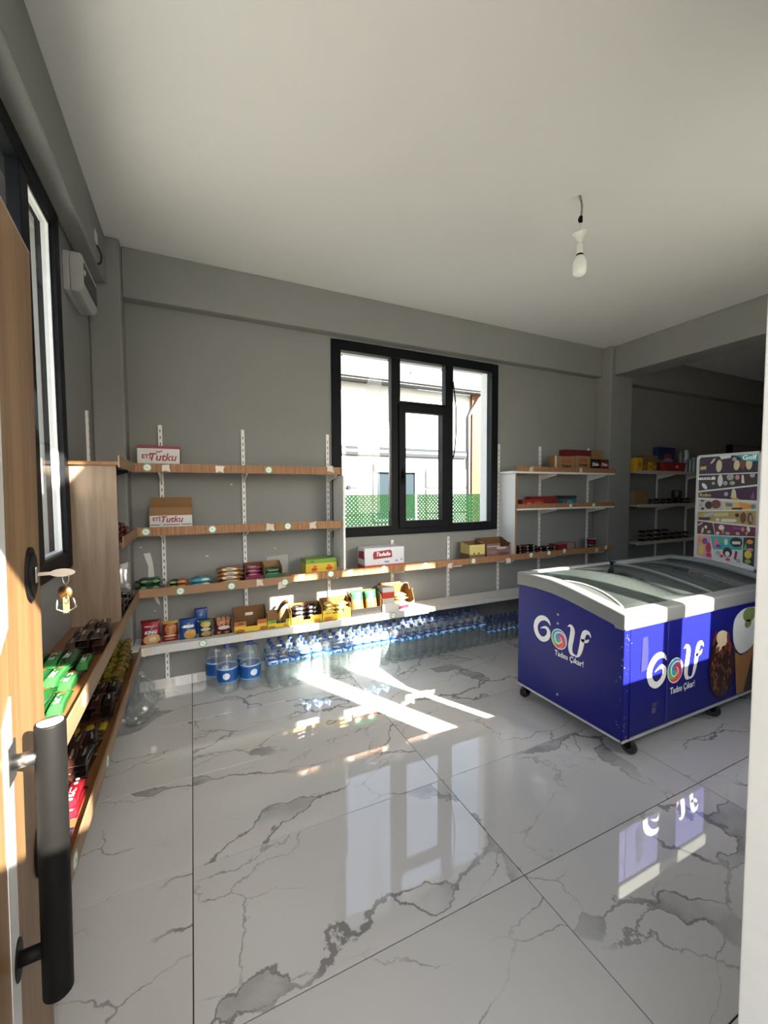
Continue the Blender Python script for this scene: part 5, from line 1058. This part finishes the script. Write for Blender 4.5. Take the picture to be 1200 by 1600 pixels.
packs('biscuit_pack', lambda i: 'yellow pack heaped in yellow tray, %s, %s' % (LAY[i // 4], ('front left', 'front right', 'rear left', 'rear right')[i % 4]), 'biscuit pack', 'yellow packs in tray', [M_YP], .105, .044, .034, [(1.064 + .114 * (i % 2), 3.394 + .046 * (i % 4 // 2), Z4 + .006 + .035 * (i // 4), .06 * (-1) ** i) for i in range(15)])
t, w, d = tray('display_tray', 'black display box holding two green and orange bags', 'display box', 1.258, 1.545, 3.36, 3.49, Z4 + .0005, .490, .63, P('black_card', (.015, .012, .012), .4), M_CARDIN, sides=.60)
M_GO = printed('bag_green_orange', (.36, .13, .035), [(2, .58, 1.1, (.02, .15, .05))], [(.4, .55, .25, .14, (.60, .60, .55)), (.5, .25, .3, .15, (.42, .20, .07))], rough=.25)
for i, xx in enumerate((1.335, 1.468)):
    bt = bag('%s green and orange crisp bag standing in black display box' % ('left', 'right')[i], xx - .060, xx + .060, 3.405, .625, M_GO, .05, -.22); bt.location.z = Z4 + .012; bt['group'] = 'bags in black display box'
# torn brown box with goods
t, w, d = bx_thing('open_carton', 'torn brown and white carton at the right end of the goods', 'carton', 1.557, 1.888, 3.36, 3.555, Z4 + .0005)
b = MB(); hh = .205; b.box(-w, w, d - .005, d, 0, hh); b.prism([(-d, 0), (d, 0), (d, hh), (.02, hh + .01), (-.01, hh - .04), (-.05, hh - .02), (-d, .10)], 0, w - .005, w); b.prism([(-d, 0), (d, 0), (d, hh), (0, hh - .01), (-d, .12)], 0, -w, -w + .005); b.box(-w, w, -d, d, 0, .004)
b.build('carton_body', M_CARDIN, t)
mb = MB(); top = spline([(-w, .075), (-w * .5, .085), (0, .065), (.4 * w, .075), (.75 * w, .062), (w, .085)], 4); mb.prism([(-w, 0), (w, 0)] + [tuple(q) for q in reversed(top)], 1, -d - .003, -d); mb.build('torn_front', M_WBOX, t)
mb = MB(); decal(mb, [(.0, .012), (.11, .018), (.105, .05), (.005, .042)], lambda a, c, q: (a, -d - .0035 - q, c)); mb.build('banner', P('crimson_print', (.28, .012, .03), .4), t)
MB().prism([(d - .006, hh), (d + .004, hh + .03), (d + .0, hh + .032), (d - .012, hh + .004)], 0, -w * .6, w * .7).build('flap', M_CARD, t)
carton('snack_carton', 'red and white carton standing inside the torn carton', 'carton', 1.575, 1.70, 3.40, 3.52, Z4 + .006, .640, printed('card_red_white', (.60, .58, .56), [(2, .52, .80, (.50, .06, .03)), (2, 0, .30, (.22, .03, .06))], [], rough=.4))
M_BAN = printed('pack_cream_yellow', (.62, .52, .12), [], [(.4, .6, .25, .3, (.60, .55, .42))], rough=.3)
packs('biscuit_pack', lambda i: 'pale yellow pack lying in the torn carton, %s from bottom' % ORD[i], 'biscuit pack', 'pale yellow packs in torn carton', [M_BAN], .12, .07, .034, [(1.785 + .01 * (-1) ** i, 3.445, Z4 + .006 + .035 * i, .12 * (-1) ** i) for i in range(4)])

# left wall shelves: wrapped packs lying along the shelf (print axes run along local x, turned 90 degrees)
A = PI / 2
M_LUP = [printed('cake_green_a', (.008, .060, .014), [(1, .78, .9, (.03, .13, .035))], [(.74, .5, .10, .32, (.16, .065, .02)), (.36, .45, .26, .22, (.010, .014, .010))], axes=(0, 1), rough=.22), printed('cake_green_b', (.012, .085, .020), [(1, .1, .22, (.03, .14, .04))], [(.72, .5, .10, .3, (.17, .075, .025)), (.12, .5, .10, .4, (.03, .16, .035))], axes=(0, 1), rough=.22)]
pl_ = []
for r_ in range(4):
    for c_ in range(4): pl_.append((-.574 + .0495 * c_ + .012 * (r_ % 2), 1.475 + .180 * r_, Z3, A + .03 * (-1) ** (r_ + c_)))
for r_ in range(3):
    for c_ in range(3): pl_.append((-.552 + .050 * c_, 1.60 + .182 * r_, Z3 + .043, A - .05 * (-1) ** c_))
lup = packs('cake_pack', lambda i: ('green cake pack, lower layer, %s row from door, %s from the wall' % (ORD[i // 4], ORD[i % 4])) if i < 16 else ('green cake pack, upper layer, %s row from door, %s from the wall' % (ORD[(i - 16) // 3], ORD[(i - 16) % 3])), 'cake pack', 'green cake packs on the left shelf', M_LUP, .176, .046, .042, pl_)
for i, o in enumerate(lup):
    if i in (0, 1, 2, 3, 7, 11, 15) or i >= 16: text('LUPPO', .024, P('grey_white_ink', (.42, .43, .40), .5), o, (-.012, 0, .0425), (0, 0, 0), bold=.0005)
M_DKC = [printed('bar_brown', (.035, .014, .010), [(0, .82, 1.1, (.30, .22, .14))], [(.45, .5, .18, .10, (.20, .17, .15)), (.62, .5, .10, .08, (.20, .17, .15))], axes=(0, 1), rough=.2), printed('bar_dark', (.012, .008, .008), [(0, .9, 1.1, (.34, .26, .17))], [(.40, .45, .14, .09, (.22, .20, .18)), (.58, .5, .12, .07, (.24, .21, .19))], axes=(0, 1), rough=.2)]
pl_ = [(-.505 + .052 * c_ + .008 * (l % 2), 2.21 + .160 * r_, Z3 + .031 * l, A + random.uniform(-.10, .10)) for l in range(3) for r_ in range(2) for c_ in range(3) if not (l == 2 and c_ == 0)]
packs('chocolate_bar', lambda i: 'dark brown chocolate pack in the heap before the oak panel, number %s' % ORD[i], 'chocolate', 'dark chocolate packs before the oak panel', M_DKC, .152, .047, .030, pl_)
M_SIL = [printed('bar_silver', (.34, .34, .35), [(0, .3, .62, (.02, .018, .018))], [(.8, .5, .1, .4, (.40, .40, .40))], axes=(0, 1), rough=.2, metal=.3), printed('bar_black_silver', (.03, .025, .025), [(0, .75, 1.1, (.32, .31, .30))], [], axes=(0, 1), rough=.2)]
pl_ = [(-.555 + .055 * c_, 2.77 + .158 * r_, Z3 + .036 * l, A) for l in range(3) for r_ in range(3) for c_ in range(4)][:34]
packs('chocolate_bar', lambda i: 'silver and black pack behind oak panel, %s, %s row, %s from the wall' % (LAY[i // 12], ORD[i % 12 // 4], ORD[i % 4]), 'chocolate', 'silver packs behind the oak panel', M_SIL, .152, .052, .035, pl_)
for i, (x_, y_, h_, a_) in enumerate(((-.405, 2.99, .17, .3), (-.47, 3.10, .15, -.4))):
    mb = pillow_mb(h_, .085, .04, .01, 60 + i); mb.v = [(q[1], -(q[2] - .02), q[0] + h_ / 2) for q in mb.v]
    tag(mb.build('foil_pouch', P('silver_foil', (.55, .55, .56), .22, .8, var=.3, scale=40), None, (x_, y_, Z3 + .1095), (-.15, 0, a_)), ('silver foil pouch standing on the packs beside the corner lip', 'silver foil pouch standing behind the first foil pouch')[i], 'pouch', 'foil pouches behind the oak panel')
M_REDP = [printed('bar_red_dark', (.13, .012, .02), [], [(.5, .5, .2, .3, (.28, .12, .12))], axes=(0, 1), rough=.25)]
pl_ = [(-.53 + .058 * c_, 2.80 + .17 * r_, Z2 + .033 * l, A) for l in range(3) for r_ in range(3) for c_ in range(3)][:24]
packs('chocolate_bar', lambda i: 'dark red pack on second left shelf, %s, %s row, %s from the wall' % (LAY[i // 9], ORD[i % 9 // 3], ORD[i % 3]), 'chocolate', 'dark red packs on left wall shelf', M_REDP, .16, .054, .032, pl_)
ZL = .408
M_RED8 = [printed('bar_red', (.095, .003, .006), [], [(.82, .5, .07, .24, (.05, .01, .012)), (.68, .5, .07, .24, (.05, .01, .012)), (.12, .5, .1, .4, (.24, .01, .02))], axes=(0, 1), rough=.22)]
rd = packs('cake_pack', lambda i: 'red 8 KAT cake pack on bottom left shelf, %s, %s from the wall' % (LAY[i // 4], ORD[i % 4]), 'cake pack', 'red cake packs on bottom left shelf', M_RED8, .17, .050, .036, [(-.567 + .053 * c_, 1.75 + .0 * r_, ZL + .037 * r_, A) for r_ in range(2) for c_ in range(4)])
M_DOT = P('white_dot_print', (.78, .74, .72), .4)
for i, o in enumerate(rd):
    if i >= 3:
        text('8 KAT', .026, M_INKW, o, (-.030, 0, .0365), (0, 0, 0), shear=.2, bold=.0007)
        for k in (.03, .054):
            mb = MB(); decal(mb, ell(k, 0, .006, .006, 10), lambda a, c, q: (a, c, .0362 + q)); mb.build('dot_print', M_DOT, o)
M_BLD = [printed('bar_blue_dark', (.02, .03, .10), [(0, .0, .35, (.02, .10, .36)), (0, .4, .55, (.50, .42, .06))], [(.7, .5, .12, .3, (.05, .02, .05))], axes=(0, 1), rough=.22)]
packs('chocolate_bar', lambda i: 'dark blue and yellow bar nearest the door, %s from the wall' % ORD[i], 'chocolate', 'blue bars nearest the door', M_BLD, .16, .050, .034, [(-.567 + .053 * c_, 1.545, ZL, A) for c_ in range(4)])
M_BRN = [printed('bar_tan', (.14, .085, .05), [(0, .2, .45, (.07, .03, .02))], [(.7, .5, .12, .3, (.34, .28, .22))], axes=(0, 1), rough=.18, metal=.2), printed('bar_cocoa', (.05, .022, .014), [(0, .6, .8, (.30, .25, .19))], [], axes=(0, 1), rough=.18)]
pl_ = [(-.550 + .043 * c_, 1.985 + .122 * r_, ZL + .024 * l, A + random.uniform(-.16, .16)) for l in range(3) for r_ in range(2) for c_ in range(4)]
packs('chocolate_bar', lambda i: 'tan and cocoa wrapper in the heap behind the red packs, number %s' % ORD[i], 'chocolate', 'tan wrappers on bottom left shelf', M_BRN, .115, .036, .023, pl_)
M_YBR = [printed('bar_yellow', (.05, .03, .012), [(0, .25, .75, (.30, .24, .02))], [(.88, .5, .1, .4, (.34, .24, .14))], axes=(0, 1), rough=.2)]
packs('chocolate_bar', lambda i: 'brown bar with yellow label lying %s on bottom left shelf' % ('furthest in', 'in the middle', 'nearest the lip')[i], 'chocolate', 'yellow label bars', M_YBR, .15, .034, .022, [(-.52, 2.275, ZL, A), (-.468, 2.28, ZL, A - .06), (-.412, 2.285, ZL, A - .04)])
pl_ = [(-.555 + .048 * c_, 2.455 + .155 * r_, ZL + .029 * l, A + random.uniform(-.07, .07)) for l in range(3) for r_ in range(2) for c_ in range(4)]
packs('chocolate_bar', lambda i: 'black bar midway along bottom left shelf, %s, %s row, %s from wall' % (LAY[i // 8], ORD[i % 8 // 4], ORD[i % 4]), 'chocolate', 'black bars on bottom left shelf', M_DKC, .148, .044, .028, pl_)
M_GLD = [printed('sweet_gold', (.22, .18, .025), [], [(.5, .5, .2, .3, (.34, .29, .09))], axes=(0, 1), rough=.18, metal=.4), printed('sweet_gold_b', (.16, .14, .03), [(0, .4, .6, (.24, .06, .02))], [], axes=(0, 1), rough=.18, metal=.3)]
pl_ = [(-.560 + .048 * c_, 2.735 + .072 * r_, ZL + .037 * l, A + .25 * (-1) ** (c_ + r_ + l)) for l in range(4 - 1) for r_ in range(3) for c_ in range(4)]
packs('sweet', lambda i: 'gold wrapped sweet in the heap, %s, %s row, %s from wall' % (LAY[i // 12], ORD[i % 12 // 4], ORD[i % 4]), 'sweet', 'gold wrapped sweets', M_GLD, .066, .040, .036, pl_)
M_GNS = [printed('sweet_green', (.055, .10, .018), [], [(.5, .5, .2, .3, (.13, .18, .05))], axes=(0, 1), rough=.18, metal=.3), printed('sweet_green_b', (.03, .065, .018), [], [(.5, .5, .15, .3, (.17, .19, .08))], axes=(0, 1), rough=.18, metal=.3)]
pl_ = [(-.560 + .048 * c_, 2.965 + .072 * r_, ZL + .037 * l, A + .25 * (-1) ** (c_ + r_ + l)) for l in range(4) for r_ in range(4) for c_ in range(4)]
packs('sweet', lambda i: 'green wrapped sweet in the heap, %s, %s row, %s from wall' % (LAY[i // 16], ORD[i % 16 // 4], ORD[i % 4]), 'sweet', 'green wrapped sweets', M_GNS, .066, .040, .036, pl_)

rr_ = random.Random(21)
MBc = MB()
for x_, z_, s_ in ((.30, 1.60, .010), (.10, 1.02, .010), (-.28, .62, .008), (.64, 1.05, .006), (-.36, 1.12, .008), (1.55, .95, .006), (2.0, .55, .008), (.72, .50, .006)):
    decal(MBc, [(x_ + s_ * rr_.uniform(.5, 1.4) * math.cos(t_), z_ + s_ * rr_.uniform(.4, 1.0) * math.sin(t_)) for t_ in [2 * PI * k / 7 for k in range(7)]], fy(YB))
o_ = MBc.build('plaster_chips', M_PEEL, wb); tag(o_, kind='stuff')

# ================================================================== the dim side room
for x in (5.92, 6.62): upright('slotted upright in the side room, %s' % ('left' if x < 6 else 'right'), x, YB, 0.4, 2.05)
def side_shelf(label, z, dpt=.26):
    t = thing('wall_shelf', label, 'shelf', (6.1, 3.45, z), group='side room shelves')
    MB().box(-1.0, 1.3, -.13, .124, -.018, 0).build('board', P('grey_shelf_board', (.34, .31, .28), .5), t); MB().box(-1.0, 1.3, -.138, -.130, -.03, .012).build('lip', P('pale_shelf_lip', (.42, .38, .34), .5), t)
    for x in (-.18, .52): MB().prism([(.124, -.018), (.124, -.09), (-.10, -.035), (-.10, -.018)], 0, x - .006, x + .006).build('bracket', M_STEELW, t)
side_shelf('top side room shelf holding red tub and blue box', 1.775); side_shelf('middle side room shelf holding brown packs', 1.345); side_shelf('lowest side room shelf holding silvery packs', .865)
M_YEL = printed('yellow_pack', (.55, .33, .02), [], [(.5, .5, .3, .2, (.38, .15, .02))], rough=.4); M_TANC = P('tan_card', (.22, .14, .07), .7)
carton('snack_carton', 'yellow carton at the left end of top side room shelf', 'carton', 5.13, 5.24, 3.36, 3.48, 1.7755, 1.95, M_YEL)
for i, (x0, x1, m_) in enumerate(((5.26, 5.36, printed('jar_box_brown', (.20, .09, .02), [], [(.5, .5, .3, .2, (.35, .2, .05))], rough=.4)), (5.37, 5.46, M_YEL), (5.47, 5.60, printed('jar_box_mixed', (.30, .17, .03), [(0, .6, 1.1, (.05, .03, .02))], [(.3, .5, .2, .2, (.48, .30, .06))], rough=.4)))):
    carton('snack_carton', 'small %s carton on top side room shelf' % ('brown', 'middle yellow', 'yellow and black')[i], 'carton', x0, x1, 3.37, 3.48, 1.7755, 1.90, m_)
carton('snack_carton', 'tan carton standing behind the small yellow cartons', 'carton', 5.44, 5.77, 3.49, 3.565, 1.7755, 2.00, M_TANC)
tb = thing('plastic_tub', 'red oblong plastic tub on top side room shelf', 'tub', (5.90, 3.42, 1.7755))
MB().prism([(-.235, 0), (.235, 0), (.262, .125), (-.262, .125)], 1, -.075, .06).build('tub_body', P('red_plastic', (.30, .02, .025), .35), tb, bevel=.008); MB().box(-.27, .27, -.083, .068, .122, .132).build('rim', P('red_plastic', (.30, .02, .025), .35), tb, bevel=.003)
text('SÜT', .04, M_INKW, tb, (.05, -.0765, .07), bold=.001)
bb_ = thing('snack_carton', 'dark blue picture carton behind the red tub', 'carton', (5.97, 3.52, 1.7755))
MB().box(-.19, .19, -.025, .045, 0, .35).build('carton_body', printed('blue_picture_card', (.015, .03, .12), [(2, .30, .5, (.16, .20, .28))], [(.55, .66, .25, .10, (.34, .05, .07)), (.6, .48, .28, .10, (.32, .34, .38))], rough=.35), bb_, bevel=.003)
for i, (x, y, h_, c_) in enumerate(((6.24, 3.40, .20, (.20, .30, .38)), (6.33, 3.40, .20, (.24, .34, .40)), (6.42, 3.40, .21, (.36, .40, .42)), (6.30, 3.50, .33, (.16, .18, .20)), (6.43, 3.50, .33, (.60, .64, .66)))):
    cn = thing('spray_can', ('blue grey can beside the red tub', 'second blue grey can beside the red tub', 'pale can at right in the front row', 'tall dark can behind the blue grey cans', 'tall silvery white can behind the pale can')[i], 'can', (x, y, 1.7755), group='cans on the side room shelf')
    MB().lathe([(0, 0), (.038, 0), (.040, .006), (.040, h_ - .04), (.034, h_ - .022), (.0, h_ - .02)], 18).build('can_body', P('can_%d' % i, c_, .3, .4), cn); MB().lathe([(.028, h_ - .024), (.028, h_ - .002), (.02, h_), (0, h_)], 14).build('can_cap', P('can_cap_%d' % (i % 2), ((.55, .58, .6), (.1, .12, .14))[i % 2], .4), cn)
carton('snack_carton', 'brown carton at left on the middle side room shelf', 'carton', 5.13, 5.40, 3.38, 3.54, 1.3455, 1.53, M_TANC)
packs('biscuit_pack', lambda i: 'brown pack on the middle side room shelf, %s from left, %s' % (ORD[i % 7], LAY[i // 7]), 'biscuit pack', 'brown packs in the side room', [printed('side_pack_brown', (.10, .05, .03), [], [(.5, .5, .2, .25, (.42, .38, .34))], rough=.22), printed('side_pack_red', (.12, .03, .025), [], [(.5, .5, .2, .25, (.30, .24, .20))], rough=.22)], .13, .10, .045, [(5.49 + .137 * (i % 7), 3.41, 1.345 + .046 * (i // 7), random.uniform(-.06, .06)) for i in range(14)])
bm_ = thing('round_tin', 'dark round tin behind the brown packs in the side room', 'tin', (6.27, 3.52, 1.3455)); MB().lathe([(0, 0), (.06, 0), (.062, .17), (.05, .19), (0, .19)], 20).build('tin_body', P('dark_tin', (.04, .03, .035), .35), bm_); MB().lathe([(.0635, .155), (.0635, .19), (0, .193)], 20).build('tin_lid', P('dark_tin_lid', (.06, .045, .05), .35), bm_)
packs('biscuit_pack', lambda i: 'silvery pack on the lowest side room shelf, %s from left, %s' % (ORD[i % 7], LAY[i // 7]), 'biscuit pack', 'silvery packs in the side room', [printed('side_pack_silver', (.30, .29, .27), [], [(.5, .5, .25, .25, (.10, .08, .07))], rough=.25, metal=.3), printed('side_pack_grey', (.22, .20, .18), [], [(.4, .5, .2, .25, (.46, .45, .42))], rough=.25)], .15, .12, .055, [(5.36 + .158 * (i % 7), 3.41, .865 + .056 * (i // 7), random.uniform(-.08, .08)) for i in range(18)])
rk = thing('drinks_rack', 'dark red display rack standing behind the picture board', 'rack', (8.35, 3.30, 0))
MB().box(-.42, -.39, -.22, .26, 0, 1.86).box(.39, .42, -.22, .26, 0, 1.86).build('side_frame', P('rack_red', (.14, .012, .02), .4), rk); MB().box(-.39, .39, .22, .26, 0, 1.86).build('back', P('rack_red_dark', (.08, .012, .015), .4), rk)
for k, z in enumerate((.12, .52, .92, 1.32, 1.72)): MB().box(-.39, .39, -.20, .22, z, z + .02).build('rack_shelf', P('rack_red', (.14, .012, .02), .4), rk)
carton('snack_carton', 'yellow topped carton on the red display rack', 'carton', 8.02, 8.25, 3.14, 3.34, 1.3402, 1.60, printed('rack_carton', (.20, .02, .02), [(2, .6, 1.1, (.45, .28, .04))], [], rough=.4))
carton('snack_carton', 'maroon carton on lower shelf of the red display rack', 'carton', 8.00, 8.30, 3.14, 3.34, .9402, 1.20, P('maroon_card', (.13, .015, .022), .45))
ps = thing('wall_post', 'black post with thin wire rail on the side room wall', 'post', (7.68, 3.55, 1.9))
MB().box(-.035, .035, -.02, .04, 0, .345).build('post', M_BLACK, ps, bevel=.004); MB().tube([(.03, -.005, .335), (1.55, -.005, .335)], .006, 6).build('wire_rail', M_DARK, ps)
